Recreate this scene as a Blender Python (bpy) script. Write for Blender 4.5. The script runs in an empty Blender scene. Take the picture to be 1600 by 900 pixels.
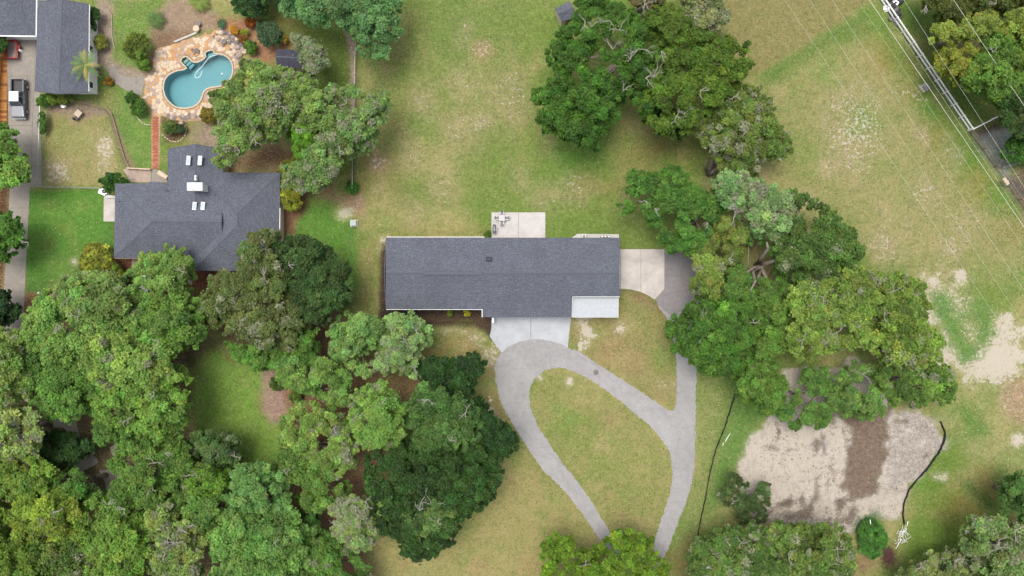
import bpy, bmesh, math, random
import numpy as np
from mathutils import Vector, Matrix
from mathutils.geometry import tessellate_polygon

random.seed(7); RNG = np.random.default_rng(11)
SC = bpy.context.scene
COL = SC.collection
H = 107.0            # height of the drone over the lawn, metres
R = math.radians

# ---------------------------------------------------------------- camera, sky, sun, exposure
cam_d = bpy.data.cameras.new('camera'); cam = bpy.data.objects.new('camera', cam_d); COL.objects.link(cam)
cam.location = (0, 0, H); cam.rotation_euler = (0, 0, 0)
cam_d.sensor_width = 36; cam_d.lens = 36 * H / 160.0; cam_d.clip_end = 5000; cam_d.clip_start = 0.5
SC.camera = cam
SUN_EL, SUN_AZ = 76, 318        # azimuth clockwise from north (+y)
wd = bpy.data.worlds.new('World'); SC.world = wd; wd.use_nodes = True
nt = wd.node_tree; nt.nodes.clear()
sky = nt.nodes.new('ShaderNodeTexSky'); sky.sky_type = 'NISHITA'; sky.sun_disc = False
sky.sun_elevation = R(SUN_EL); sky.sun_rotation = R(SUN_AZ); sky.dust_density = 4; sky.air_density = 1.2
hs = nt.nodes.new('ShaderNodeHueSaturation'); hs.inputs['Saturation'].default_value = 0.45
bg = nt.nodes.new('ShaderNodeBackground'); bg.inputs['Strength'].default_value = 0.13
wo = nt.nodes.new('ShaderNodeOutputWorld')
nt.links.new(sky.outputs[0], hs.inputs['Color']); nt.links.new(hs.outputs[0], bg.inputs[0]); nt.links.new(bg.outputs[0], wo.inputs[0])
sd_ = bpy.data.lights.new('sun', 'SUN'); sun = bpy.data.objects.new('sun', sd_); COL.objects.link(sun)
sd_.energy = 1.25; sd_.angle = R(32); sd_.color = (1, .955, .88)
dirv = Vector((math.sin(R(SUN_AZ)) * math.cos(R(SUN_EL)), math.cos(R(SUN_AZ)) * math.cos(R(SUN_EL)), math.sin(R(SUN_EL))))
sun.rotation_euler = dirv.to_track_quat('Z', 'Y').to_euler(); sun.location = (0, 0, 60)
SC.view_settings.view_transform = 'Standard'; SC.view_settings.look = 'None'; SC.view_settings.gamma = 1
SC.view_settings.exposure = 0.78

# ---------------------------------------------------------------- basic helpers
def W(px, py, z=0.0):
    k = 0.1 * (H - z) / H
    return ((px - 800) * k, (450 - py) * k, z)
def lin(c):
    return tuple(((v / 255) / 12.92 if v / 255 <= .04045 else ((v / 255 + .055) / 1.055) ** 2.4) for v in c)
KA = 0.60
def A(r, g, b, k=KA):                   # albedo of a surface
    return tuple(v * k for v in lin((r, g, b)))
def tag(o, label=None, cat=None, group=None, kind=None):
    if label: o['label'] = label
    if cat: o['category'] = cat
    if group: o['group'] = group
    if kind: o['kind'] = kind
    return o
def link(name, me, parent=None, loc=None):
    o = bpy.data.objects.new(name, me); COL.objects.link(o)
    if parent is not None: o.parent = parent
    if loc is not None: o.location = loc
    return o
def empty(name, loc=(0, 0, 0), rz=0):
    o = bpy.data.objects.new(name, None); COL.objects.link(o); o.location = loc; o.rotation_euler.z = rz
    o.empty_display_size = .5
    return o
def copy_tree(o, parent=None):
    c = o.copy(); COL.objects.link(c); c.parent = parent
    for ch in [k for k in bpy.data.objects if k.parent == o]: copy_tree(ch, c)
    return c

class MB:
    def __init__(s): s.v = []; s.f = []; s.smooth = False
    def add(s, vs, fs):
        n = len(s.v); s.v += [tuple(v) for v in vs]; s.f += [tuple(i + n for i in f) for f in fs]; return s
    def box(s, c, d, rz=0, rx=0, ry=0):
        m = Matrix.Translation(c) @ Matrix.Rotation(rz, 4, 'Z') @ Matrix.Rotation(ry, 4, 'Y') @ Matrix.Rotation(rx, 4, 'X')
        vs = [m @ Vector((x * d[0] / 2, y * d[1] / 2, z * d[2] / 2)) for x in (-1, 1) for y in (-1, 1) for z in (-1, 1)]
        return s.add(vs, [(0, 1, 3, 2), (4, 6, 7, 5), (0, 4, 5, 1), (2, 3, 7, 6), (0, 2, 6, 4), (1, 5, 7, 3)])
    def bar(s, a, b, w, h=None):
        a, b = Vector(a), Vector(b); d = b - a; L = d.length
        if L < 1e-6: return s
        h = h or w; z = d / L
        up = Vector((0, 0, 1)) if abs(z.z) < .95 else Vector((0, 1, 0))
        x = up.cross(z).normalized(); y = z.cross(x)
        vs = []
        for p in (a, b):
            for sx, sy in ((-1, -1), (1, -1), (1, 1), (-1, 1)): vs.append(p + x * sx * w / 2 + y * sy * h / 2)
        return s.add(vs, [(3, 2, 1, 0), (4, 5, 6, 7), (0, 1, 5, 4), (1, 2, 6, 5), (2, 3, 7, 6), (3, 0, 4, 7)])
    def tube(s, pts, rad, n=6, cap=True):
        pts = [Vector(p) for p in pts]
        if not hasattr(rad, '__len__'): rad = [rad] * len(pts)
        vs = []; ref = Vector((.3, .9, .1))
        for i, p in enumerate(pts):
            d = (pts[min(i + 1, len(pts) - 1)] - pts[max(i - 1, 0)]).normalized()
            x = d.cross(ref)
            if x.length < .05: x = d.cross(Vector((1, 0, 0)))
            x.normalize(); y = d.cross(x)
            for k in range(n):
                a = 2 * math.pi * k / n; vs.append(p + (x * math.cos(a) + y * math.sin(a)) * rad[i])
        fs = [(i * n + k, i * n + (k + 1) % n, (i + 1) * n + (k + 1) % n, (i + 1) * n + k) for i in range(len(pts) - 1) for k in range(n)]
        if cap: fs += [tuple(range(n - 1, -1, -1)), tuple(range((len(pts) - 1) * n, len(pts) * n))]
        return s.add(vs, fs)
    def cyl(s, c, r, h, n=16, r2=None):
        c = Vector(c); r2 = r if r2 is None else r2
        return s.tube([c, c + Vector((0, 0, h))], [r, r2], n)
    def dome(s, c, r, h, n=12, m=4):
        c = Vector(c); vs = []; fs = []
        for j in range(m):
            a = math.pi / 2 * j / m
            for k in range(n):
                t = 2 * math.pi * k / n; vs.append(c + Vector((math.cos(t) * math.cos(a) * r, math.sin(t) * math.cos(a) * r, math.sin(a) * h)))
        vs.append(c + Vector((0, 0, h))); top = len(vs) - 1
        for j in range(m - 1):
            for k in range(n): fs.append((j * n + k, j * n + (k + 1) % n, (j + 1) * n + (k + 1) % n, (j + 1) * n + k))
        for k in range(n): fs.append(((m - 1) * n + k, (m - 1) * n + (k + 1) % n, top))
        fs.append(tuple(range(n - 1, -1, -1)))
        return s.add(vs, fs)
    def slab(s, pts3, t):
        """a polygon in space given thickness t downwards"""
        n = len(pts3); up = [Vector(p) for p in pts3]
        tri = tessellate_polygon([up])
        nz = sum((up[b] - up[a]).cross(up[c] - up[a]).z for a, b, c in tri)
        if nz < 0: tri = [(c, b, a) for a, b, c in tri]
        area = sum(up[i].x * up[(i + 1) % n].y - up[(i + 1) % n].x * up[i].y for i in range(n))
        dn = [p - Vector((0, 0, t)) for p in up]
        fs = [t3 for t3 in tri] + [(a + n, c + n, b + n) for a, b, c in tri]
        for i in range(n):
            j = (i + 1) % n
            fs.append((i, i + n, j + n, j) if area > 0 else (j, j + n, i + n, i))
        return s.add(up + dn, fs)
    def build(s, name, mat, parent=None, loc=None, smooth=None):
        me = bpy.data.meshes.new(name); me.from_pydata(s.v, [], s.f); me.update()
        if mat: me.materials.append(mat)
        if smooth or (smooth is None and s.smooth):
            me.polygons.foreach_set('use_smooth', [True] * len(me.polygons))
        return link(name, me, parent, loc)

def rpoly(pts, step=.5, jit=.0, seed=1, smooth=False):
    """resample a closed polygon (2-D), optionally smoothing and roughening its edge"""
    P = [Vector((p[0], p[1])) for p in pts]; n = len(P); out = []
    rr = random.Random(seed)
    for i in range(n):
        a, b = P[i], P[(i + 1) % n]; L = (b - a).length; k = max(1, int(round(L / step)))
        for j in range(k):
            t = j / k
            if smooth:
                p0, p3 = P[i - 1], P[(i + 2) % n]
                q = .5 * ((2 * a) + (b - p0) * t + (2 * p0 - 5 * a + 4 * b - p3) * t * t + (3 * a - p0 - 3 * b + p3) * t ** 3)
            else: q = a.lerp(b, t)
            out.append(q + Vector((rr.uniform(-jit, jit), rr.uniform(-jit, jit))) if jit else q)
    return out
def sheet(name, loops, z, mat, parent=None, t=.12):
    """flat slab with holes; loops are lists of 2-D world points"""
    L3 = [[Vector((p[0], p[1], 0)) for p in lp] for lp in loops]
    tri = tessellate_polygon(L3); allp = [p for lp in L3 for p in lp]; n = len(allp)
    vs = [(p.x, p.y, z) for p in allp] + [(p.x, p.y, z - t) for p in allp]
    fs = []
    for a, b, c in tri:
        cr = (allp[b] - allp[a]).cross(allp[c] - allp[a]).z
        fs.append((a, b, c) if cr > 0 else (c, b, a))
    o = 0
    for lp in L3:
        m = len(lp)
        for i in range(m): fs.append((o + i, o + i + n, o + (i + 1) % m + n, o + (i + 1) % m))
        o += m
    me = bpy.data.meshes.new(name); me.from_pydata(vs, [], fs); me.update()
    bm = bmesh.new(); bm.from_mesh(me); bmesh.ops.recalc_face_normals(bm, faces=bm.faces)
    bm.to_mesh(me); bm.free()
    me.materials.append(mat)
    return link(name, me, parent)
def wp(pts, z=0): return [W(x, y, z)[:2] for x, y in pts]

# ---------------------------------------------------------------- noise in numpy
def vnoise(x, y, seed):
    xi = np.floor(x).astype(np.int64); yi = np.floor(y).astype(np.int64); fx = x - xi; fy = y - yi
    def h(a, b):
        n = (a * 374761393 + b * 668265263 + seed * 1442695041) & 0x7fffffff
        n = ((n ^ (n >> 13)) * 1274126177) & 0x7fffffff
        return ((n ^ (n >> 16)) & 0xffff) / 65535.0
    u = fx * fx * (3 - 2 * fx); v = fy * fy * (3 - 2 * fy)
    return (h(xi, yi) * (1 - u) + h(xi + 1, yi) * u) * (1 - v) + (h(xi, yi + 1) * (1 - u) + h(xi + 1, yi + 1) * u) * v
def fbm(x, y, seed, s=1.0, o=4):
    t = 0; a = .5; tot = 0
    for k in range(o):
        t = t + a * vnoise(x / s * 2 ** k + 17.3 * k, y / s * 2 ** k - 9.1 * k, seed + k); tot += a; a *= .55
    return t / tot * 2 - 1            # -1..1
def sdist(X, Y, poly):
    """signed distance, positive inside"""
    n = len(poly); d = np.full(X.shape, 1e9); ins = np.zeros(X.shape, bool)
    for i in range(n):
        x0, y0 = poly[i]; x1, y1 = poly[(i + 1) % n]
        dx, dy = x1 - x0, y1 - y0; L = dx * dx + dy * dy + 1e-12
        t = np.clip(((X - x0) * dx + (Y - y0) * dy) / L, 0, 1)
        d = np.minimum(d, (X - x0 - t * dx) ** 2 + (Y - y0 - t * dy) ** 2)
        if abs(dy) > 1e-12:
            c = ((y0 > Y) != (y1 > Y)) & (X < (Y - y0) * dx / dy + x0); ins ^= c
    d = np.sqrt(d); return np.where(ins, d, -d)

# ---------------------------------------------------------------- materials
def newmat(name):
    m = bpy.data.materials.new(name); m.use_nodes = True; t = m.node_tree
    return m, t, t.nodes, t.links, t.nodes['Principled BSDF']
def mat(name, c, rough=.8, var=.15, scale=3., c2=None, bump=.0, metal=0, fine=0, fscale=25, spec=.5, coat=0):
    m, t, N, L, B = newmat(name)
    B.inputs['Roughness'].default_value = rough; B.inputs['Metallic'].default_value = metal
    B.inputs['Specular IOR Level'].default_value = spec; B.inputs['Coat Weight'].default_value = coat
    tc = N.new('ShaderNodeTexCoord')
    n1 = N.new('ShaderNodeTexNoise'); n1.inputs['Scale'].default_value = scale; n1.inputs['Detail'].default_value = 6; n1.inputs['Roughness'].default_value = .65
    L.new(tc.outputs['Object'], n1.inputs['Vector'])
    r = N.new('ShaderNodeValToRGB'); r.color_ramp.elements[0].position = .32; r.color_ramp.elements[1].position = .68
    ca = c2 if c2 else tuple(v * (1 - var) for v in c); cb = c if c2 else tuple(v * (1 + var) for v in c)
    r.color_ramp.elements[0].color = (*ca, 1); r.color_ramp.elements[1].color = (*cb, 1)
    L.new(n1.outputs['Fac'], r.inputs['Fac']); out = r.outputs[0]
    if fine:
        n2 = N.new('ShaderNodeTexNoise'); n2.inputs['Scale'].default_value = fscale; n2.inputs['Detail'].default_value = 3
        L.new(tc.outputs['Object'], n2.inputs['Vector'])
        mr = N.new('ShaderNodeMapRange'); mr.inputs['From Min'].default_value = .3; mr.inputs['From Max'].default_value = .7
        mr.inputs['To Min'].default_value = 1 - fine; mr.inputs['To Max'].default_value = 1 + fine
        L.new(n2.outputs['Fac'], mr.inputs['Value'])
        mx = N.new('ShaderNodeVectorMath'); mx.operation = 'SCALE'; L.new(out, mx.inputs[0]); L.new(mr.outputs[0], mx.inputs['Scale']); out = mx.outputs[0]
    L.new(out, B.inputs['Base Color'])
    if bump:
        b = N.new('ShaderNodeBump'); b.inputs['Strength'].default_value = bump; b.inputs['Distance'].default_value = .05
        L.new(n1.outputs['Fac'], b.inputs['Height']); L.new(b.outputs[0], B.inputs['Normal'])
    return m
def roofmat(name, c, rot=0.0):
    m, t, N, L, B = newmat(name); B.inputs['Roughness'].default_value = .92; B.inputs['Specular IOR Level'].default_value = .25
    tc = N.new('ShaderNodeTexCoord'); mp = N.new('ShaderNodeMapping'); mp.inputs['Rotation'].default_value = (0, 0, rot)
    L.new(tc.outputs['Object'], mp.inputs['Vector'])
    br = N.new('ShaderNodeTexBrick'); br.inputs['Scale'].default_value = 1; br.inputs['Brick Width'].default_value = .42
    br.inputs['Row Height'].default_value = .155; br.inputs['Mortar Size'].default_value = .012; br.offset = .37; br.inputs['Bias'].default_value = 0
    br.inputs['Color1'].default_value = (*[v * .86 for v in c], 1); br.inputs['Color2'].default_value = (*[v * 1.17 for v in c], 1)
    br.inputs['Mortar'].default_value = (*[v * .6 for v in c], 1)
    L.new(mp.outputs[0], br.inputs['Vector'])
    n1 = N.new('ShaderNodeTexNoise'); n1.inputs['Scale'].default_value = .35; n1.inputs['Detail'].default_value = 5
    n2 = N.new('ShaderNodeTexNoise'); n2.inputs['Scale'].default_value = 6.5; n2.inputs['Detail'].default_value = 3
    for n in (n1, n2): L.new(tc.outputs['Object'], n.inputs['Vector'])
    m1 = N.new('ShaderNodeMapRange'); m1.inputs['To Min'].default_value = .8; m1.inputs['To Max'].default_value = 1.2
    m2 = N.new('ShaderNodeMapRange'); m2.inputs['From Min'].default_value = .3; m2.inputs['From Max'].default_value = .7; m2.inputs['To Min'].default_value = .72; m2.inputs['To Max'].default_value = 1.3
    L.new(n1.outputs['Fac'], m1.inputs['Value']); L.new(n2.outputs['Fac'], m2.inputs['Value'])
    mu = N.new('ShaderNodeMath'); mu.operation = 'MULTIPLY'; L.new(m1.outputs[0], mu.inputs[0]); L.new(m2.outputs[0], mu.inputs[1])
    vm = N.new('ShaderNodeVectorMath'); vm.operation = 'SCALE'; L.new(br.outputs['Color'], vm.inputs[0]); L.new(mu.outputs[0], vm.inputs['Scale'])
    L.new(vm.outputs[0], B.inputs['Base Color'])
    b = N.new('ShaderNodeBump'); b.inputs['Strength'].default_value = .5; b.inputs['Distance'].default_value = .02
    L.new(br.outputs['Fac'], b.inputs['Height']); b.invert = True; L.new(b.outputs[0], B.inputs['Normal'])
    return m
ROOFC = A(115, 119, 130)
M = dict(
    roof=roofmat('shingle_grey', ROOFC), roofv=roofmat('shingle_grey_turned', ROOFC, math.pi / 2),
    roofd=roofmat('shingle_dark', A(84, 84, 98)),
    ridge=mat('ridge_shingle', A(105, 109, 119), .9, .2, 6), white=mat('white_paint', (.8, .8, .78), .5, .06, 2),
    wall=mat('painted_wall', (.72, .71, .68), .7, .06, 1.5), wallt=mat('tan_wall', (.5, .42, .33), .8, .08, 2),
    glass=mat('window_glass', (.03, .04, .05), .08, .1, 1), black=mat('black_plastic', (.025, .025, .028), .5, .3, 4),
    conc=mat('pale_concrete', A(224, 218, 213), .85, .13, .45, fine=.07, fscale=6, bump=.1),
    concb=mat('bluish_concrete', A(205, 208, 212), .85, .12, .5, fine=.05, fscale=6, bump=.1),
    concp=mat('pinkish_concrete', A(218, 209, 201), .85, .17, .55, fine=.05, fscale=6),
    concd=mat('weathered_concrete', A(168, 158, 148), .9, .25, .35, fine=.14, fscale=4, bump=.2),
    asph=mat('worn_asphalt', A(184, 177, 177), .95, .10, .22, fine=.12, fscale=7, bump=.3),
    asphd=mat('old_asphalt', A(146, 138, 142), .95, .16, .3, fine=.13, fscale=7, bump=.3),
    stone=mat('cream_flagstone', A(238, 215, 185), .85, .14, 1.7, fine=.1, fscale=9),
    stonep=mat('pink_flagstone', A(198, 176, 160), .85, .2, 1.7), stoneg=mat('grey_stone', A(150, 138, 132), .9, .25, 2.5, bump=.3),
    stonet=mat('amber_flagstone', A(222, 170, 118), .9, .15, 2),
    grout=mat('tan_sand_joint', A(205, 168, 130), .95, .3, .5, fine=.2, fscale=6), coping=mat('cream_coping', A(228, 208, 180), .7, .08, 2),
    brick=mat('red_brick', A(190, 112, 84), .9, .25, 1.3), brickp=mat('faded_brick', A(205, 140, 110), .9, .2, 1.3),
    plaster=mat('pool_plaster', A(166, 200, 206, .6), .6, .05, .5), tile=mat('pool_tile', A(90, 120, 130), .4, .1, 4),
    metal=mat('galvanised_metal', (.42, .43, .43), .4, .12, 3, metal=.6), wire=mat('aluminium_cable', (.62, .60, .52), .5, .1, 1),
    green_metal=mat('green_coated_wire', (.03, .06, .045), .6, .2, 2),
    wood=mat('weathered_wood', A(165, 140, 118), .9, .25, 2), wooda=mat('amber_boards', A(205, 140, 72), .85, .25, .8),
    woodb=mat('brown_boards', A(160, 100, 55), .9, .25, .8),
    bark=mat('oak_bark', A(156, 143, 130), .95, .3, 2.5, bump=.5), barkp=mat('bare_grey_branch', A(172, 166, 154), .9, .18, 2),
    fabric=mat('black_silt_fabric', (.02, .021, .022), .7, .3, 2), red=mat('red_paint', A(190, 36, 42), .45, .12, 2),
    silver=mat('silver_car_paint', (.21, .22, .235), .3, .04, 1, metal=.3, coat=.6), carw=mat('white_car_paint', (.78, .78, .78), .3, .03, 1, coat=.6),
    cardark=mat('dark_paint_and_reflection', (.06, .065, .075), .35, .1, 1, coat=.5), rubber=mat('tyre_rubber', (.02, .02, .02), .8, .2, 5),
    sky=mat('skylight_glass', A(176, 192, 212), .15, .04, 1), brownmetal=mat('bronze_metal', (.12, .1, .09), .5, .2, 3),
    pot=mat('white_ceramic', (.7, .69, .64), .4, .1, 3), tan=mat('tan_canvas', A(225, 205, 180), .8, .08, 2),
    brush=mat('dead_brush', A(120, 84, 76), .95, .3, 2), hose=mat('white_hose', (.75, .78, .78), .5, .05, 1),
    chair=mat('grey_mesh_seat', A(160, 156, 154), .8, .12, 4), tglass=mat('frosted_table_glass', A(182, 182, 186), .3, .05, 2),
    red_mulch=mat('x', A(150, 90, 66), .95, .3, 2),
)
def asphalt(name, c, crack=.35):
    m, t, N, L, B = newmat(name); B.inputs['Roughness'].default_value = .95; B.inputs['Specular IOR Level'].default_value = .2
    tc = N.new('ShaderNodeTexCoord'); out = None
    def nz(s, dd, lo, hi, a0=.3, a1=.7, ro=.65):
        n = N.new('ShaderNodeTexNoise'); n.inputs['Scale'].default_value = s; n.inputs['Detail'].default_value = dd; n.inputs['Roughness'].default_value = ro; L.new(tc.outputs['Object'], n.inputs['Vector'])
        r = N.new('ShaderNodeMapRange'); L.new(n.outputs['Fac'], r.inputs['Value'])
        for k, v in zip(('From Min', 'From Max', 'To Min', 'To Max'), (a0, a1, lo, hi)): r.inputs[k].default_value = v
        return r.outputs[0], n
    f = [nz(.16, 5, .88, 1.1)[0], nz(1.3, 6, .9, 1.08)[0], nz(7, 3, .84, 1.15)[0], nz(.9, 4, .72, 1, .24, .36)[0]]
    nd = nz(.8, 4, 0, 1)[1]; mx = N.new('ShaderNodeMix'); mx.data_type = 'VECTOR'; mx.inputs[0].default_value = .25; L.new(tc.outputs['Object'], mx.inputs[4]); L.new(nd.outputs['Color'], mx.inputs[5])
    vo = N.new('ShaderNodeTexVoronoi'); vo.feature = 'DISTANCE_TO_EDGE'; vo.inputs['Scale'].default_value = .42; L.new(mx.outputs[1], vo.inputs['Vector'])
    r = N.new('ShaderNodeMapRange'); r.inputs['From Max'].default_value = .035; r.inputs['To Min'].default_value = 1 - crack; r.inputs['To Max'].default_value = 1; L.new(vo.outputs['Distance'], r.inputs['Value']); f.append(r.outputs[0])
    cur = f[0]
    for q in f[1:]:
        k = N.new('ShaderNodeMath'); k.operation = 'MULTIPLY'; L.new(cur, k.inputs[0]); L.new(q, k.inputs[1]); cur = k.outputs[0]
    v = N.new('ShaderNodeVectorMath'); v.operation = 'SCALE'; v.inputs[0].default_value = c; L.new(cur, v.inputs['Scale']); L.new(v.outputs[0], B.inputs['Base Color'])
    return m
M['asph'] = asphalt('worn_asphalt', A(184, 181, 179), .09); M['asphd'] = asphalt('old_asphalt', A(162, 156, 156), .14)
M['concd'] = asphalt('weathered_concrete', A(176, 167, 156), .08)
# water: see-through, tinted, glossy by Fresnel
def water_mat():
    m, t, N, L, B = newmat('pool_water'); N.remove(B)
    tr = N.new('ShaderNodeBsdfTransparent'); tr.inputs[0].default_value = (.62, .84, .855, 1)
    gl = N.new('ShaderNodeBsdfGlossy'); gl.inputs['Roughness'].default_value = .06; gl.inputs['Color'].default_value = (1, 1, 1, 1)
    fr = N.new('ShaderNodeLayerWeight'); fr.inputs['Blend'].default_value = .12
    mx = N.new('ShaderNodeMixShader'); L.new(fr.outputs['Fresnel'], mx.inputs[0]); L.new(tr.outputs[0], mx.inputs[1]); L.new(gl.outputs[0], mx.inputs[2])
    L.new(mx.outputs[0], N['Material Output'].inputs['Surface']); return m
M['water'] = water_mat()

def leafmat(name='foliage', rough=.6):
    m, t, N, L, B = newmat(name)
    at = N.new('ShaderNodeAttribute'); at.attribute_name = 'leafcol'
    B.inputs['Roughness'].default_value = rough; B.inputs['Specular IOR Level'].default_value = .3
    L.new(at.outputs['Color'], B.inputs['Base Color'])
    tl = N.new('ShaderNodeBsdfTranslucent'); L.new(at.outputs['Color'], tl.inputs['Color'])
    mx = N.new('ShaderNodeMixShader'); mx.inputs[0].default_value = .38
    L.new(B.outputs[0], mx.inputs[1]); L.new(tl.outputs[0], mx.inputs[2]); L.new(mx.outputs[0], N['Material Output'].inputs['Surface'])
    return m
M['leaf'] = leafmat()

# ---------------------------------------------------------------- the ground: one sheet, colours by soil, turf and a little painted tree shade
def axis(lo, hi, d):
    c = np.arange(lo, hi + d / 2, d)
    far = np.array([3, 8, 16, 35, 80, 180, 400, 900, 1600.])
    return np.concatenate([(lo - far)[::-1], c, hi + far])
POOL_PX = [(256.5,136.4),(259.5,124),(267.5,116),(278,111.5),(288,110),(293,106.5),(283.5,95.5),(290.7,89.3),(301,97.7),(310,98),(318,93.8),(322.7,89.3),(321.4,83),(332.4,79.2),(335,84.9),(345.8,85.8),(354.7,90.2),(361,98),(363,108),(361,118.7),(354.7,127.6),(344,133.8),(331.5,135.6),(322.7,138.2),(316.4,145.3),(313.8,154.2),(306.7,163),(296,167.5),(283.5,168),(273,165),(262,155),(257.8,145)]
POOL = wp(POOL_PX)
GX, GY = np.meshgrid(axis(-84, 84, .3), axis(-48, 48, .3)); gx = GX.ravel(); gy = GY.ravel()
col = np.zeros((gx.size, 3)); msk = np.zeros((gx.size, 3))      # mask: sand speckle, straw speckle, mulch grain
nA = fbm(gx, gy, 3, 14, 5); nB = fbm(gx, gy, 9, 5, 4); nC = fbm(gx, gy, 21, 1.6, 3)
GREEN, STRAW, LUSH, TAN = A(126, 143, 76), A(176, 162, 116), A(92, 138, 50), A(152, 136, 90)
far_ = np.clip(np.maximum(np.abs(gx) - 84, np.abs(gy) - 48) / 8, 0, 1)
w = (np.clip(.5 + nA * 1.5 + nB * .9, 0, 1) * (1 - far_) + .45 * far_)[:, None]
col[:] = np.array(GREEN) * (1 - w) + np.array(STRAW) * w
msk[:, 1] = np.clip(.35 + .6 * nB + .5 * nA, 0, 1) * (1 - far_) + .35 * far_; msk[:, 0] = .08
def patch(pts, c=None, soft=1.5, amp=1.2, a=1.0, sand=None, straw=None, mulch=None, seed=0):
    """pts: photo-pixel outline, or (px, py, rx, ry) blob"""
    global col
    if isinstance(pts, tuple):
        cx, cy, rx, ry = pts; pts = [(cx + rx * math.cos(k * math.pi / 8), cy + ry * math.sin(k * math.pi / 8)) for k in range(16)]
    P = wp(pts); xs = [p[0] for p in P]; ys = [p[1] for p in P]; m = soft + amp + 1
    s = np.where((gx > min(xs) - m) & (gx < max(xs) + m) & (gy > min(ys) - m) & (gy < max(ys) + m))[0]
    X, Y = gx[s], gy[s]
    d = sdist(X, Y, P) + fbm(X, Y, 40 + seed, 2.2, 4) * amp
    ww = np.clip(d / max(soft, .05) * .5 + .5, 0, 1); ww = ww * ww * (3 - 2 * ww) * a
    if c is not None:
        gr = sum(c) / 3; c = [v * .86 + gr * .14 for v in c]
        col[s] = col[s] * (1 - ww[:, None]) + np.array(c) * ww[:, None]
    for i, v in enumerate((sand, straw, mulch)):
        if v is not None: msk[s, i] = msk[s, i] * (1 - ww) + v * ww
g = A
# broad turf zones
patch([(560,60),(640,40),(640,330),(560,300)], g(140,132,72), 4, 2, .7, sand=.05)
patch([(640,-60),(820,-60),(830,150),(760,300),(650,320)], g(146,146,86), 6, 3, .6)
patch((730,45,55,60), g(112,140,62), 5, 2, .7, straw=.2)
patch((585,130,22,60), g(104,132,66), 3, 1.5, .7)
patch((560,250,40,60), g(138,128,70), 4, 2, .7)
patch((755,80,14,15), g(186,142,112), 1.5, .8, .85, sand=.42)
patch((590,255,15,15), g(184,142,118), 1.5, .8, .85, sand=.4)
for c_ in [(640,245,16,22),(660,170,18,30),(720,200,26,30),(860,310,24,14),(645,330,12,22),(900,290,26,22),(800,150,25,40),(690,300,20,15)]: patch(c_, g(170,152,116), 3, 2, .6, sand=.4)
patch((910,250,42,22), g(104,152,50), 3, 1.5, .95, straw=.1)
patch((1010,225,70,40), g(128,136,66), 4, 2, .7)
patch((1040,235,40,25), g(148,118,72), 4, 2, .6)
for c_ in [(940,290,40,20),(1000,250,18,20)]: patch(c_, g(168,140,92), 3, 2, .55)
patch((1005,350,50,40), g(126,138,70), 4, 2, .7)
# right-hand field
patch([(1200,150),(1330,60),(1420,40),(1560,230),(1600,330),(1600,440),(1440,420),(1340,360),(1250,260)], g(156,150,98), 6, 3, .8, sand=.12, straw=.7)
for c_ in [(1330,160,35,30),(1330,215,40,35),(1350,190,25,20),(1440,305,22,26),(1430,140,30,26),(1340,262,12,14),(1400,400,26,18),(1490,390,22,22),(1380,370,20,14),(1480,420,16,14),(1515,350,20,16)]: patch(c_, g(172,154,122), 4, 3, .65, sand=.42, straw=.8)
for c_ in [(1345,175,22,18),(1350,190,25,14),(1290,120,20,16),(1265,240,22,20),(1375,260,16,10),(1412,300,6,24)]: patch(c_, g(116,150,62), 3, 2, .7, straw=.3)
patch([(1330,0),(1365,0),(1520,215),(1600,330),(1600,380),(1540,320),(1440,190)], g(98,144,44), 2.5, 1.5, .9, straw=.1)
for c_ in [(1420,130,12,30),(1465,215,16,20),(1530,290,20,22),(1375,90,16,30)]: patch(c_, g(166,140,76), 3, 2, .7)
patch([(1375,0),(1460,0),(1480,70),(1520,140),(1550,190),(1515,200),(1440,95)], g(94,130,48), 2, 1, .9, straw=.1)
patch((1440,70,22,16), g(128,112,74), 3, 2, .6)
patch([(1520,205),(1580,195),(1600,200),(1600,230),(1590,235),(1575,275),(1600,300),(1580,292),(1535,235)], g(176,174,178), 1, .8, .95, sand=.1, straw=0, mulch=.1)
patch([(1520,203),(1570,182),(1578,196),(1530,215)], g(88,58,48), 1, .6, .9, sand=0, mulch=1)
patch([(1572,280),(1600,262),(1660,300),(1660,420),(1600,340)], g(96,88,86), 1.2, 1, .9, sand=.05, mulch=.6)
patch((1580,360,30,24), g(132,118,66), 3, 2, .8, straw=1); patch((1600,430,30,26), g(96,142,46), 3, 2, .8)
patch([(1190,150),(1230,150),(1260,270),(1330,340),(1300,330),(1230,290)], g(126,142,66), 5, 2, .7, sand=.05, straw=.4)
patch([(1180,118),(1240,80),(1300,42),(1345,15),(1360,30),(1345,60),(1290,80),(1240,110),(1205,135),(1200,160)], g(106,136,58), 1.6, .8, .85, straw=.15, sand=.02)
patch([(1080,-60),(1420,-60),(1390,-20),(1330,22),(1300,40),(1245,78),(1190,112),(1150,130),(1100,60)], g(154,139,90), .5, .25, 1, sand=0, straw=.2, mulch=.05)
rq = random.Random(99)
for k in range(90):
    x_, y_ = rq.uniform(570, 1600), rq.uniform(0, 620)
    if 600 < x_ < 980 and y_ > 320 or 1100 < x_ < 1260 and y_ < 130: continue
    u_ = rq.random(); r_ = rq.uniform(6, 26)
    if u_ < .4: patch((x_, y_, r_, r_ * rq.uniform(.5, 1.3)), g(116,144,62), 2, 2, rq.uniform(.4, .8), seed=k)
    elif u_ < .75: patch((x_, y_, r_, r_ * rq.uniform(.5, 1.3)), g(178,160,116), 2.5, 2, rq.uniform(.4, .8), sand=.3, seed=k)
    else: patch((x_, y_, r_ * .6, r_ * .6), g(186,160,132), 2, 1.5, rq.uniform(.5, .8), sand=.42, seed=k)
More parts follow.
